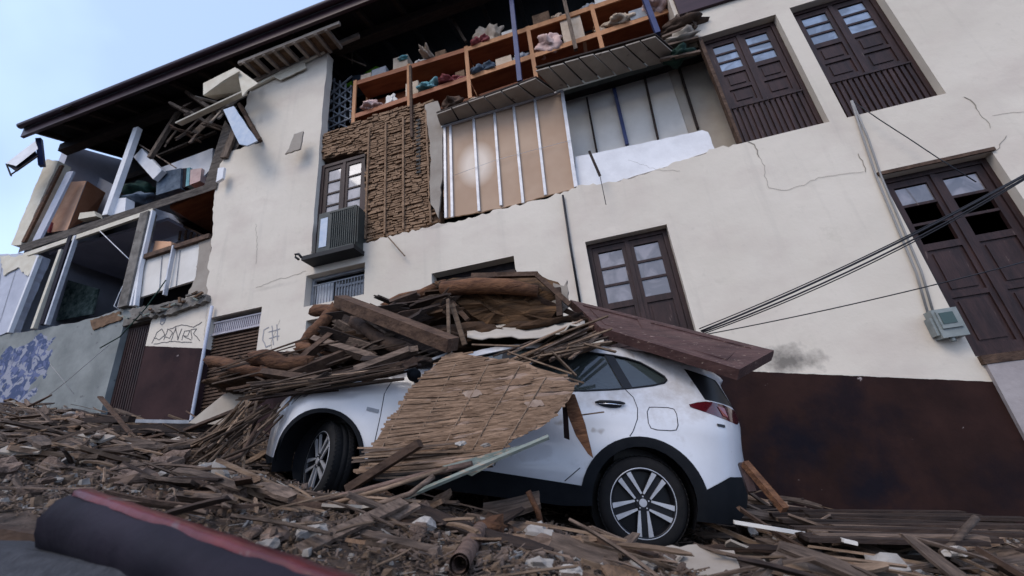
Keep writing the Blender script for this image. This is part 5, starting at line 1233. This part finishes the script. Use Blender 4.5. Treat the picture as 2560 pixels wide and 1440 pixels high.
# fan of laths at the roof
for i in range(26):
    f = i/25; a = (1255+f*160+random.uniform(-30,30), 900-f*20+random.uniform(-14,20)); b_ = (1440+f*90+random.uniform(-20,30), 805+f*110*random.uniform(.2,1)+random.uniform(-10,10))
    Y = 3.95-.35*random.random()
    pb_('lath', a, Y-.15, b_, Y+.25, random.uniform(.03,.055), .012, random.choice(['cane','cane','wood','mat']), 'lath fanned out over the car roof', 'lath', 'laths fanned over the car roof', roll=random.uniform(-.5,.5))
for i, (a, b_) in enumerate((((1290,905),(1460,958)), ((1180,862),(1300,866)), ((1380,880),(1440,940)), ((1270,880),(1430,935)), ((1460,860),(1540,880)), ((1400,835),(1520,790)), ((1420,862),(1530,822)), ((1350,890),(1500,862)))):
    pb_('lath', a, 3.42, b_, 3.5, .035, .012, 'cane', 'lath across the rear side window of the car', 'lath', 'laths by the rear side window')

M['patch'] = mat('pale_mud_patch', (.17,.115,.085), (.27,.20,.155), .95, 7, .7, 20)
# cane mat leaning on the car
mp_ = [(1128,880),(1215,893),(1300,903),(1345,922),(1400,936),(1438,960),(1421,1002),(1362,1062),(1285,1098),(1262,1118),(1225,1150),(1160,1165),(1060,1180),(890,1183),(900,1170),(925,1140),(935,1112),(950,1085),(985,1040),(1020,985),(1050,950),(1075,925),(1100,900)]
def matY(x, y):
    v = (y-880)/300; return 3.42-.62*v + .05*math.sin((x-900)*.012) - .10*max(0, (x-1250)/180)*(1-v)
def mat_(kind):
    m_ = MB()
    if kind == 'sheet':
        V_, F_ = cdt([rag(mp_, 20, 3, True)], [(880+i*16, 870+j*14) for i in range(38) for j in range(24)])
        n = len(V_); 
        def yy(x, y): return matY(x, y)+.015*noise.noise(Vector((x*.03, y*.03, 0)))
        m_.add([at(x, y, yy(x,y)) for x, y in V_]+[at(x, y, yy(x,y)+.03) for x, y in V_], [f for f in F_]+[tuple(n+i for i in f[::-1]) for f in F_], True)
        return m_
    z = 884
    while z < 1190:
        for off_ in (0,):
            # row slats run along slightly falling-left lines
            sl_ = -.10-.06*math.sin(z*.03)
            xs = [880+i*4 for i in range(145)]
            ins_ = [x for x in xs if inside((x, z+sl_*(x-1150)), mp_)]
            if len(ins_) > 4:
                a, b_ = min(ins_)-random.uniform(2,14), max(ins_)+random.choice([random.uniform(-4,6), random.uniform(-26,16)])
                x = a
                while x < b_-10:
                    L_ = random.uniform(60, 170); e = min(x+L_, b_)
                    if random.random() < .05:
                        x = e; continue
                    j_ = random.uniform(-2.5,2.5); ya, yb = z+sl_*(x-1150)+j_, z+sl_*(e-1150)+j_+random.uniform(-1.5,1.5)
                    m_.bar(at(x, ya, matY(x,ya)-.004-random.uniform(0,.006)), at(e, yb, matY(e,yb)-.004-random.uniform(0,.006)), .008, random.uniform(.010,.019), (0,0,1))
                    x = e-random.uniform(0,8)
        z += random.uniform(4.4, 5.8)
    return m_
t = empty('cane_mat', at(1180,1040,3.15)); tag(t, 'large torn mat of cane and mud leaning against the car doors', 'mat')
kid(mat_('sheet'), 'mud_backing', 'mat', t); kid(mat_('slats'), 'cane_slats', 'mat', t)
xs_ = MB()
for i in range(5):
    x = 1030+i*80; a = (x+30, 905+i*3); b_ = (x-90, 1150-i*8)
    pts_ = [(a[0]+(b_[0]-a[0])*k/8, a[1]+(b_[1]-a[1])*k/8) for k in range(9)]; pts_ = [p for p in pts_ if inside(p, mp_)]
    if len(pts_) > 2: xs_.tube([at(*p, matY(*p)-.014) for p in pts_], .005, 5)
kid(xs_, 'cross_canes', 'cane', t)
for k, (px, py, sx_) in enumerate(((1180,985,26),(1295,955,34),(1335,1010,26),(1120,1130,40))):
    pth = rag([(px-sx_,py-2),(px-sx_*.2,py-9),(px+sx_*.7,py-10),(px+sx_,py+2),(px+sx_*.3,py+7),(px-sx_*.6,py+9)], 6, 2.5, True)
    kid(MB().slab([[xz(x, y, 3.0) for x, y in pth]], 0, .01) if False else MB().add([at(x, y, matY(x,y)-.016) for x, y in pth]+[at(x, y, matY(x,y)-.01) for x, y in pth], [tuple(range(len(pth)))]+[(i,(i+1) % len(pth),len(pth)+(i+1) % len(pth),len(pth)+i) for i in range(len(pth))]), 'mud_patch', 'mud' if k % 2 else 'patch', t)
# ragged lath ends below the mat, boards in front
for i in range(16):
    y = 1120+i*5; x = 880+random.uniform(0, 60)
    pb_('lath', (x, y), 2.85-.004*i, (x+random.uniform(120,330), y-random.uniform(0,25)), 2.9, .03, .012, random.choice(['cane','wood','mat']), 'frayed lath sticking out under the cane mat', 'lath', 'frayed laths under the mat')
pb_('beam', (870,1222), 2.75, (1050,1108), 2.72, .062, .05, 'wood_brown', 'brown squared stick propped against the foot of the cane mat', 'beam')
pb_('board', (985,1255), 2.65, (1372,1092), 2.72, .032, .018, 'green', 'long pale green painted board running up to the car sill', 'board', roll=.6)
o = MB().hexa([at(1105,1165,2.74), at(1255,1125,2.76), at(1330,1105,2.78), at(1180,1190,2.74), at(1105,1165,2.77), at(1255,1125,2.79), at(1330,1105,2.81), at(1180,1190,2.77)]); tag(o.build('board', M['green']), 'wide pale green scrap at the foot of the cane mat', 'board')
def stick(pts_, ys, r_, m, label, cat='stick', rads=None, grp=None):
    return tag(MB().tube([at(*p, rest(p, y)) for p, y in zip(pts_, ys)], r_, 7, True, rads).build('stick', M[m]), label, cat, grp)
stick([(780,1252),(880,1235),(990,1205),(1080,1182),(1180,1160)], [2.6,2.62,2.65,2.7,2.72], .02, 'log_grey', 'long curved stick lying from the front wheel to the mat foot')
stick([(820,1262),(960,1222),(1120,1170)], [2.55,2.6,2.7], .013, 'cane', 'thin stick parallel below the long curved stick')
stick([(1085,1190),(1025,1235),(940,1262)], [2.6,2.55,2.5], .016, 'wood', 'short stick forking from the green board')
pb_('plank', (745,1378), 2.2, (1010,1255), 2.45, .07, .02, 'wood', 'weathered plank rising right from the pale stones', 'plank', roll=.5)
pb_('plank', (940,1320), 2.35, (1045,1262), 2.5, .05, .02, 'wood', 'short pale plank end under the green board', 'plank', roll=.5)
pb_('plank', (545,1150), 2.5, (790,1258), 2.5, .035, .02, 'cane', 'thin pale plank running down to the front wheel', 'plank')
stick([(205,1270),(440,1205),(600,1140),(650,1060)], [3.2,3.1,3.1,3.2], .02, 'wood_brown', 'long dark stick rising right toward the car nose')
stick([(540,1152),(620,1120),(665,1096)], [2.9,2.9,2.9], .012, 'cane_dark', 'thin dark stick left of the front bumper')
# splinter sheaf before the bumper
for i in range(34):
    a = (random.uniform(470,610), 1145+random.uniform(-50,40)); b_ = (random.uniform(610,760), random.uniform(960,1020)); f = random.uniform(.5,1)
    b_ = (a[0]+(b_[0]-a[0])*f, a[1]+(b_[1]-a[1])*f)
    pb_('reed', a, 3.15+random.uniform(-.1,.1), b_, 3.3+random.uniform(-.1,.15), random.uniform(.012,.035), .012, random.choice(['cane','cane','wood','cane_dark']), f'{"outer" if a[0] < 520 else "inner"} reed in the sheaf leaning over the car nose', 'reed', 'reeds over the car nose', roll=random.uniform(-.6,.6))
o = MB().slab([P([(470,1058),(560,985),(645,955),(660,985),(560,1062)], 4.2)], 4.2, 4.24); tag(o.build('board', M['beigepanel']), 'tan board propped before the roller shutter', 'board')
pb_('board', (585,972), 4.0, (650,955), 4.0, .06, .02, 'bluepanel', 'pale blue strip on top of the tan board', 'board')
pb_('beam', (240,1075), 4.6, (560,1068), 4.3, .14, .10, 'wood_dark', 'dark beam lying along the wall foot before the maroon dado', 'beam')
pb_('beam', (0,1060), 4.7, (330,1048), 4.7, .10, .08, 'wood_dark', 'dark beam at the far left foot of the mural wall', 'beam')
pb_('board', (230,1050), 5.2, (475,1055), 5.2, .03, .05, 'steel', 'grey rail at the foot of the maroon dado', 'rail')
pb_('plank', (250,992), 4.5, (350,1112), 4.1, .06, .02, 'wood_brown', 'brown plank leaning on the narrow maroon door', 'plank', w2=.045, h2=.02)
pb_('plank', (465,1075), 4.3, (655,1000), 3.6, .06, .03, 'wood_brown', 'plank edge sloping up past the tan board', 'plank')
pb_('plank', (485,1115), 3.4, (625,1035), 3.4, .07, .025, 'cane', 'pale narrow plank left of the car nose', 'plank')
# orange splinter by the rear door, stick behind the bumper
o = MB(); pts_ = [(1412,985),(1436,985),(1462,1060),(1482,1145),(1470,1135),(1440,1090),(1420,1040)]; o.slab([P(pts_, 3.22)], 3.22, 3.26)
o2 = MB(); o2.hexa([at(1405,1000,3.24),at(1418,1000,3.24),at(1424,1100,3.3),at(1410,1095,3.3),at(1405,1000,3.28),at(1418,1000,3.28),at(1424,1100,3.34),at(1410,1095,3.34)])
tag(o.build('splinter', M['log']), 'orange brown pointed splinter hanging before the rear door', 'splinter'); tag(o2.build('splinter', M['maroonwood']), 'short dark maroon stake behind the orange splinter', 'splinter')
pb_('lath', (1450,1038), 3.45, (1510,1030), 3.5, .015, .01, 'cane', 'small lath sliver under the rear door handle', 'lath')
pb_('stick', (1862,1158), 3.5, (1962,1275), 3.3, .045, .045, 'log', 'red brown stake leaning behind the rear bumper', 'stick')
pb_('stick', (1855,1158), 3.55, (1880,1230), 3.5, .05, .05, 'maroonwood', 'short dark red piece at the rear bumper corner', 'stick')
# grey board stack against the right wall foot
for i in range(16):
    x0_ = 1880+random.uniform(0,200)+ (i//6)*40; y0_ = 1278+i*4.5+random.uniform(-4,4); L_ = random.uniform(350,620)
    pb_('board', (x0_, y0_), 4.7-i*.09, (min(x0_+L_,2620), y0_+random.uniform(2,24)), 4.75-i*.09, .10, .025, ['wood_dark','wood_dark','wood'][i % 3], f'long {["dark","dark","grey"][i % 3]} board stacked along the right wall foot, {"top" if i < 5 else "middle" if i < 11 else "bottom"} of the stack', 'board', 'grey boards along the right wall')
pb_('board', (1835,1305), 3.6, (2015,1335), 3.6, .05, .02, 'whitepanel', 'pale narrow board right of the rear wheel', 'board')
pb_('board', (2105,1350), 3.3, (2140,1358), 3.3, .05, .02, 'whitepanel', 'small white fragment on the grey boards', 'fragment')
stick([(2440,1295),(2400,1340),(2355,1385)], [3.5,3.4,3.3], .02, 'wood', 'pale branch sticking up at the lower right corner')
stick([(1320,1228),(1345,1280),(1352,1310)], [3.0,3.0,3.0], .02, 'log', 'short red brown stump before the dark gap under the car')

# foreground pieces
def box8(name, f, yf, b, yb, m):
    return MB().hexa([at(*p, y) for p, y in zip(f, yf)]+[at(*p, y) for p, y in zip(b, yb)]).build(name, M[m])
t = empty('painted_beam', at(400,1350,1.25)); tag(t, 'large red and navy painted beam across the lower left foreground', 'beam')
def kobj(o, par): 
    o.parent = par; o.matrix_parent_inverse = Matrix.Translation(-par.location); return o
# navy face, red top edge, tapering away from lower right to upper left
fa = [(180,1232),(960,1490),(640,1600),(95,1372)]
q0 = [at(fa[0][0],fa[0][1],1.14), at(fa[1][0],fa[1][1],.92), at(fa[2][0],fa[2][1],.95), at(fa[3][0],fa[3][1],1.16)]
back = [v+Vector((.02,.10,.035)) for v in q0]
def facegrid():
    m_ = MB(); nu, nv = 26, 8; rows = []
    rj = [random.uniform(-.010,.010) for _ in range(nu+1)]
    for j in range(nv+1):
        for i in range(nu+1):
            u_, v_ = i/nu, j/nv
            p = (q0[0]*(1-u_)+q0[1]*u_)*(1-v_)+(q0[3]*(1-u_)+q0[2]*u_)*v_
            if i == 0: p = p+Vector((random.uniform(-.008,.014),0,random.uniform(-.006,.006)))
            rows.append(p+Vector((0,-.012*noise.noise(p*6)-.045*math.sin(v_*math.pi)**.7, .004*rj[i]+.01*math.sin(v_*math.pi))))
    m_.add(rows, [(j*(nu+1)+i, j*(nu+1)+i+1, (j+1)*(nu+1)+i+1, (j+1)*(nu+1)+i) for j in range(nv) for i in range(nu)], True)
    bk = [v+Vector((.01,.06,-.03)) for v in (q0[0],q0[1],q0[2],q0[3])]
    b0 = len(m_.v); m_.v += [tuple(v) for v in (q0[0],q0[1],q0[2],q0[3])]+[tuple(v) for v in bk]
    for f_ in ((4,5,6,7),(0,4,7,3),(3,7,6,2),(1,2,6,5)): m_.f.append(tuple(b0+i for i in f_)); m_.sm.append(False)
    return m_
kobj(facegrid().build('navy_face', M['navy']), t)
e0, e1 = at(195,1228,1.14), at(985,1498,.92)
m_ = MB(); n = 30; b = []
for i in range(n+1):
    u_ = i/n; p = e0.lerp(e1, u_)
    for dy, dz in ((-.014,-.012),(-.011,.002),(.004,.007),(.040,.004),(.05,-.03)): b.append(p+Vector((0, dy+.005*noise.noise(Vector((i*.7,dy*30,0))), dz*.9+.004*noise.noise(Vector((i*.9,dz*50,3))))))
m_.add(b, [(i*5+j, i*5+j+1, (i+1)*5+j+1, (i+1)*5+j) for i in range(n) for j in range(4)]+[(0,1,2,3,4)], True)
kobj(m_.build('red_edge', M['redpaint']), t)
tag(box8('slab', [(-60,1368),(60,1372),(470,1450),(-60,1500)], [1.12,1.12,1.0,1.0], [(-60,1350),(75,1352),(500,1440),(-60,1470)], [1.3,1.3,1.1,1.1], 'asphalt'), 'dark grey slab in the bottom left corner', 'slab')
pb_('plank', (-30,1325), 1.36, (125,1352), 1.4, .055, .04, 'wood_brown', 'brown plank end behind the left end of the painted beam', 'plank')
# individual foreground pieces
def hollow(a, ya, b_, yb, r_):
    m_ = MB().tube([at(*a, ya), at(*b_, yb)], r_, 16, False); p = at(*b_, yb); q2 = p.lerp(at(*a, ya), .3)
    m_.tube([p, q2], r_*.72, 16, False)
    m_.add([q2+Vector((0,-.0,0))+(at(*a,ya)-p).normalized().orthogonal()*0 ], [])
    return m_
t = hollow((1200,1325), onY(1200,1335)-.02, (1148,1412), onY(1148,1440)-.03, .042).build('clay_pipe', M['log_grey']); tag(t, 'hollow pale brown log pointing at the camera in the lower middle', 'log')
log((1205,1330), 2.62, (1245,1322), 2.64, .05, 'log', 'short orange log stub beside the hollow log', 3)
pb_('beam', (880,1335), 2.2, (1095,1388), 2.2, .05, .05, 'wood', 'grey weathered beam left of the hollow log', 'beam', roll=.3)
rg = rag([(1640,1368),(1720,1362),(1835,1376),(1850,1420),(1800,1450),(1700,1445)], 18, 5, True)
tag(MB().add([at(x, y, 2.80-(y-1360)*.003) for x, y in rg]+[at(x, y, 2.80-(y-1360)*.003)-Vector((0,0,.02)) for x, y in rg], [tuple(range(len(rg)))]+[(k_, (k_+1) % len(rg), len(rg)+(k_+1) % len(rg), len(rg)+k_) for k_ in range(len(rg))]).build('board', M['soffit']), 'broad pale splintered board below the rear wheel', 'board')
pb_('plank', (1320,1330), 2.8, (1560,1385), 2.6, .06, .03, 'wood', 'plank lying in front of the rear wheel', 'plank')
pb_('plank', (1480,1345), 2.7, (1640,1395), 2.5, .05, .03, 'wood_brown', 'second plank in front of the rear wheel', 'plank')
o = MB().hexa([at(75,1125,3.9), at(130,1132,3.9), at(147,1085,4.0), at(88,1076,4.0), at(75,1125,3.95), at(130,1132,3.95), at(147,1085,4.05), at(88,1076,4.05)]); tag(o.build('panel_scrap', M['white']), 'square white panel scrap on the rubble at left', 'panel')
o = MB().slab([P([(525,1205),(530,1158),(540,1147),(562,1185),(560,1208),(540,1212)], 2.6)], 2.6, 2.64); tag(o.build('plaster_shard', M['plaster']), 'pointed pale plaster shard standing left of the front wheel', 'plaster chunk')
for k, (px, py, Y, r_, lb) in enumerate(((1342,1340,2.75,.075,'white plaster block before the rear wheel'), (1356,1362,2.7,.06,'pink brown lump leaning on the white plaster block'), (1350,1412,2.3,.05,'white plaster lump at the bottom edge below the plaster block'), (1425,1432,2.25,.04,'small white lump at the bottom edge right of the plaster lump'),
        (670,1362,1.95,.04,'white lump just above the red edge of the painted beam'), (775,1335,2.1,.06,'round grey stone left of the weathered plank'), (690,1340,2.05,.06,'tan adobe lump above the painted beam'), (1600,1418,2.5,.05,'upright white shard at the bottom middle'), (2215,1420,3.0,.09,'flat grey plaster piece at the lower right'),
        (2390,1380,3.2,.04,'small white upright chip at the lower right'), (330,1205,2.6,.10,'large tan adobe lump behind the painted beam'), (650,1195,2.55,.03,'small white chip beside the thin pale plank'), (1150,1110,2.66,.025,'white chip lying on the foot of the mat'), (1215,1113,2.68,.02,'smaller white chip on the foot of the mat'))):
    tag(lump(MB(), at(px, py, rest((px,py+8), Y)), r_*1.2, r_*.8, r_*.62, 2, .9, k+20, False).build('lump', M['stone' if ('tan' in lb or 'pink' in lb) else 'plaster']), lb, 'lump')

# ------------------------------------------------------------------ scattered debris, each piece its own object
def proto_plank(L_, w_, t_):
    m_ = MB(); n = 6; b = []
    bend = random.uniform(-.05,.05)*L_; 
    for i in range(n+1):
        x = -L_/2+L_*i/n; ww = w_*(1+random.uniform(-.12,.08))/2; z = bend*math.sin(math.pi*i/n)
        if i in (0, n): ww *= random.uniform(.3,.9)
        b += [(x+random.uniform(-.02,.02), -ww, z-t_/2), (x+random.uniform(-.03,.03), ww, z-t_/2), (x, ww, z+t_/2), (x, -ww, z+t_/2)]
    f = [(0,1,2,3), (4*n+3,4*n+2,4*n+1,4*n)]
    for i in range(n):
        for j in range(4): f.append((4*i+j, 4*i+(j+1) % 4, 4*i+4+(j+1) % 4, 4*i+4+j))
    return m_.add(b, f)
def meshof(mb, name, m):
    me = bpy.data.meshes.new(name); me.from_pydata(mb.v, [], mb.f); me.materials.append(m); me.polygons.foreach_set('use_smooth', mb.sm); me.update()
    bm = bmesh.new(); bm.from_mesh(me); bmesh.ops.recalc_face_normals(bm, faces=bm.faces); bm.to_mesh(me); bm.free(); return me
random.seed(5)
PL = [meshof(proto_plank(random.uniform(.3,1.2), random.uniform(.035,.095), random.uniform(.015,.03)), 'plank', M[['wood','wood_brown','wood','cane','wood_dark','wood','wood'][_ % 7]]) for _ in range(21)]
LA = [meshof(proto_plank(random.uniform(.25,.9), random.uniform(.012,.03), random.uniform(.008,.014)), 'lath', M[random.choice(['cane','cane','wood'])]) for _ in range(12)]
ST = []
for k in range(12):
    m_ = MB(); bm = bmesh.new(); bmesh.ops.create_icosphere(bm, subdivisions=1 if k % 2 else 2, radius=1)
    sx_, sy_, sz_ = random.uniform(.7,1.2), random.uniform(.6,1), random.uniform(.35,.7)
    for v in bm.verts:
        kk = 1+.6*noise.noise(v.co*1.3+Vector((k*5.1,0,0))); v.co = Vector((v.co.x*sx_*kk, v.co.y*sy_*kk, v.co.z*sz_*kk))
    me = bpy.data.meshes.new('stone'); bm.to_mesh(me); bm.free(); me.materials.append(M['plaster' if k in (3,7) else 'stone']); ST.append(me)
def region(x, y):
    r_ = 'near the camera' if y < 2.2 else 'at the wall' if y > 4.6 else 'mid street'
    q_ = 'left of the car' if x < -3.4 else 'before the front wheel' if x < -1.9 else 'before the cane mat' if x < -.6 else 'by the rear wheel' if x < .7 else 'right of the car'
    return q_+', '+r_
def spot():
    for _ in range(500):
        y = random.uniform(1.5, 5.85); lo_, hi_ = -1.95*y-.4, .62*y+.3
        x = random.uniform(lo_, hi_)
        if -3.1 < x < .45 and 3.15-.18*x*.0 < y < 5.6: continue
        if -3.3 < x < -1.9 and 2.75 < y < 3.4: continue
        if x < -.5 and y < 1.75: continue
        if -.45 < x < .6 and 2.7 < y < 3.75 and random.random() < .85: continue
        if -1.6 < x < .1 and 2.5 < y < 3.5 and random.random() < .6: continue
        if random.random() < (.6 if y < 2.1 else 1): return x, y
cnt = 0
def tone(me): 
    return {'weathered_wood': 'grey', 'dark_wood': 'dark', 'brown_timber': 'brown', 'dry_cane': 'tan'}.get(me.materials[0].name, 'brown')
BO = []
for k in range(12):
    w_, l_ = random.uniform(.08,.24), random.uniform(.18,.55); rg = rag(rect(-l_/2, l_/2, -w_/2, w_/2), .05, .014, True); n = len(rg); t_ = random.uniform(.008,.03)
    cv, cf = cdt([rg]); cn = len(cv)
    mm = MB(); mm.add([(x, y, -t_+.25*x*x) for x, y in cv]+[(x, y, t_*.3+.25*x*x) for x, y in cv], [f[::-1] for f in cf]+[tuple(cn+i for i in f) for f in cf]+[(i,(i+1) % n,cn+(i+1) % n,cn+i) for i in range(n)])
    BO.append(meshof(mm, 'board', M[['wood','soffit','wood_brown','mat','wood','mud'][k % 6]]))
PC = []
for k in range(8):
    rg = rag([(math.cos(a_*.9)*random.uniform(.6,1.2), math.sin(a_*.9)*random.uniform(.5,1)) for a_ in range(7)], .5, .12, True); cv, cf = cdt([rg]); cn = len(cv); n = len(rg)
    mm = MB(); mm.add([(x, y, -.16+random.uniform(-.05,.05)) for x, y in cv]+[(x*.93, y*.93, .16+random.uniform(-.08,.08)) for x, y in cv], [f[::-1] for f in cf]+[tuple(cn+i for i in f) for f in cf]+([(i,(i+1) % n,cn+(i+1) % n,cn+i) for i in range(n)] if cn == n else []))
    PC.append(meshof(mm, 'plaster_chunk', M['plaster' if k % 3 else 'stone']))
for kind, protos, num, lo_, hi_ in (('plank', PL, 290, .0, .12), ('lath', LA, 290, .02, .14), ('stone', ST, 290, .0, .06), ('board', BO, 150, .01, .10), ('plaster_chunk', PC, 95, .01, .07)):
    for i in range(num):
        x, y = spot(); me = random.choice(protos)
        o = bpy.data.objects.new(kind, me); C.objects.link(o)
        z = gz(x, y)+random.uniform(lo_, hi_)
        o.location = (x, y, z)
        slope = -math.atan(.215)
        if kind == 'plaster_chunk':
            s_ = random.choice([.02,.03,.035,.05,.07])*(.7 if y < 2.3 else 1); o.scale = (s_,)*3; o.rotation_euler = (random.uniform(-.9,.9), random.uniform(-.9,.9), random.uniform(0,6.3))
            tag(o, f'{"small" if s_ < .04 else "large" if s_ > .07 else "flat"} {"pale" if me.materials[0].name == "plaster_lump" else "tan"} plaster piece in the rubble {region(x,y)}', 'plaster chunk', 'loose plaster pieces in the rubble')
        elif kind == 'stone':
            s_ = random.choice([.03,.04,.05,.06,.07,.09,.12])*(.7 if y < 2.3 else 1); o.scale = (s_,)*3; o.rotation_euler = (random.uniform(-.5,.5), random.uniform(-.5,.5), random.uniform(0,6.3))
            big = 'small' if s_ < .045 else 'large' if s_ > .08 else 'fist sized'
            col_ = 'pale plaster' if me.materials[0].name == 'plaster_lump' else 'adobe'
            tag(o, f'{big} {col_} lump in the rubble {region(x,y)}', 'rubble piece', 'loose lumps in the rubble')
        else:
            yaw = random.gauss(0, .55) if random.random() < .7 else random.uniform(0, 3.14)
            if y > 4.4: yaw *= .5
            k_ = .65 if y < 2.3 else 1
            o.scale = (k_,)*3
            o.rotation_euler = (Matrix.Rotation(-slope*1.0, 3, 'Y').to_euler()); 
            rm_ = Matrix.Rotation(math.atan(.215), 3, 'Y') @ Matrix.Rotation(yaw, 3, 'Z') @ Matrix.Rotation(random.gauss(0,.17), 3, 'Y') @ Matrix.Rotation(random.uniform(-.6,.6), 3, 'X')
            o.rotation_euler = rm_.to_euler()
            tag(o, f'{"short" if max(v.co.x for v in me.vertices) < .25 else "long"} {tone(me)} {dict(plank="plank", lath="thin lath", board="board scrap")[kind]} in the rubble {region(x,y)}', kind, f'loose {kind}s in the rubble')
# fine uncountable splinters and crumbs
FS = [MB(), MB(), MB()]
for i in range(30000):
    fs_ = FS[0 if i % 10 < 5 else 1 if i % 10 < 9 else 2]
    y = 1.3+4.6*random.random()**1.3; x = random.uniform(-1.95*y-.4, .62*y+.3); z = gz(x, y)+random.uniform(-.005,.03)
    if x < -.5 and y < 1.6: continue
    if -3.1 < x < .3 and 3.5 < y < 5.4 and i % 5: continue
    r_ = random.random(); k_ = .6 if y < 2 else 1
    if r_ < .45:
        L_ = random.uniform(.03,.16)*k_; a = random.gauss(0,.8); d_ = Vector((math.cos(a), math.sin(a), -.2*math.cos(a)+random.gauss(0,.25)))*L_/2; p = Vector((x,y,z))
        fs_.bar(p-d_, p+d_, random.uniform(.004,.014)*k_, random.uniform(.003,.008)*k_)
    else:
        s_ = random.uniform(.006,.022)*k_*(2.0 if i % 9 == 0 else 1); p = Vector((x,y,z))
        vs_ = [p+Vector((a_,b_,c_))*s_*random.uniform(.6,1.3) for a_,b_,c_ in ((-1,-.8,-.6),(1,-.7,-.6),(.9,.8,-.6),(-.9,.9,-.6),(-.6,-.5,.7),(.7,-.6,.6),(.6,.6,.8),(-.7,.5,.6))]
        fs_.add(vs_, [(0,1,5,4),(1,2,6,5),(2,3,7,6),(3,0,4,7),(4,5,6,7)])
for q_, m__, lb in ((0,'shard','fine brown splinters and crumbs covering the rubble'), (1,'cane','fine tan splinters and crumbs covering the rubble'), (2,'plaster','fine pale plaster crumbs covering the rubble')):
    tag(FS[q_].build('rubble_crumbs', M[m__]), lb, 'rubble', kind='stuff')
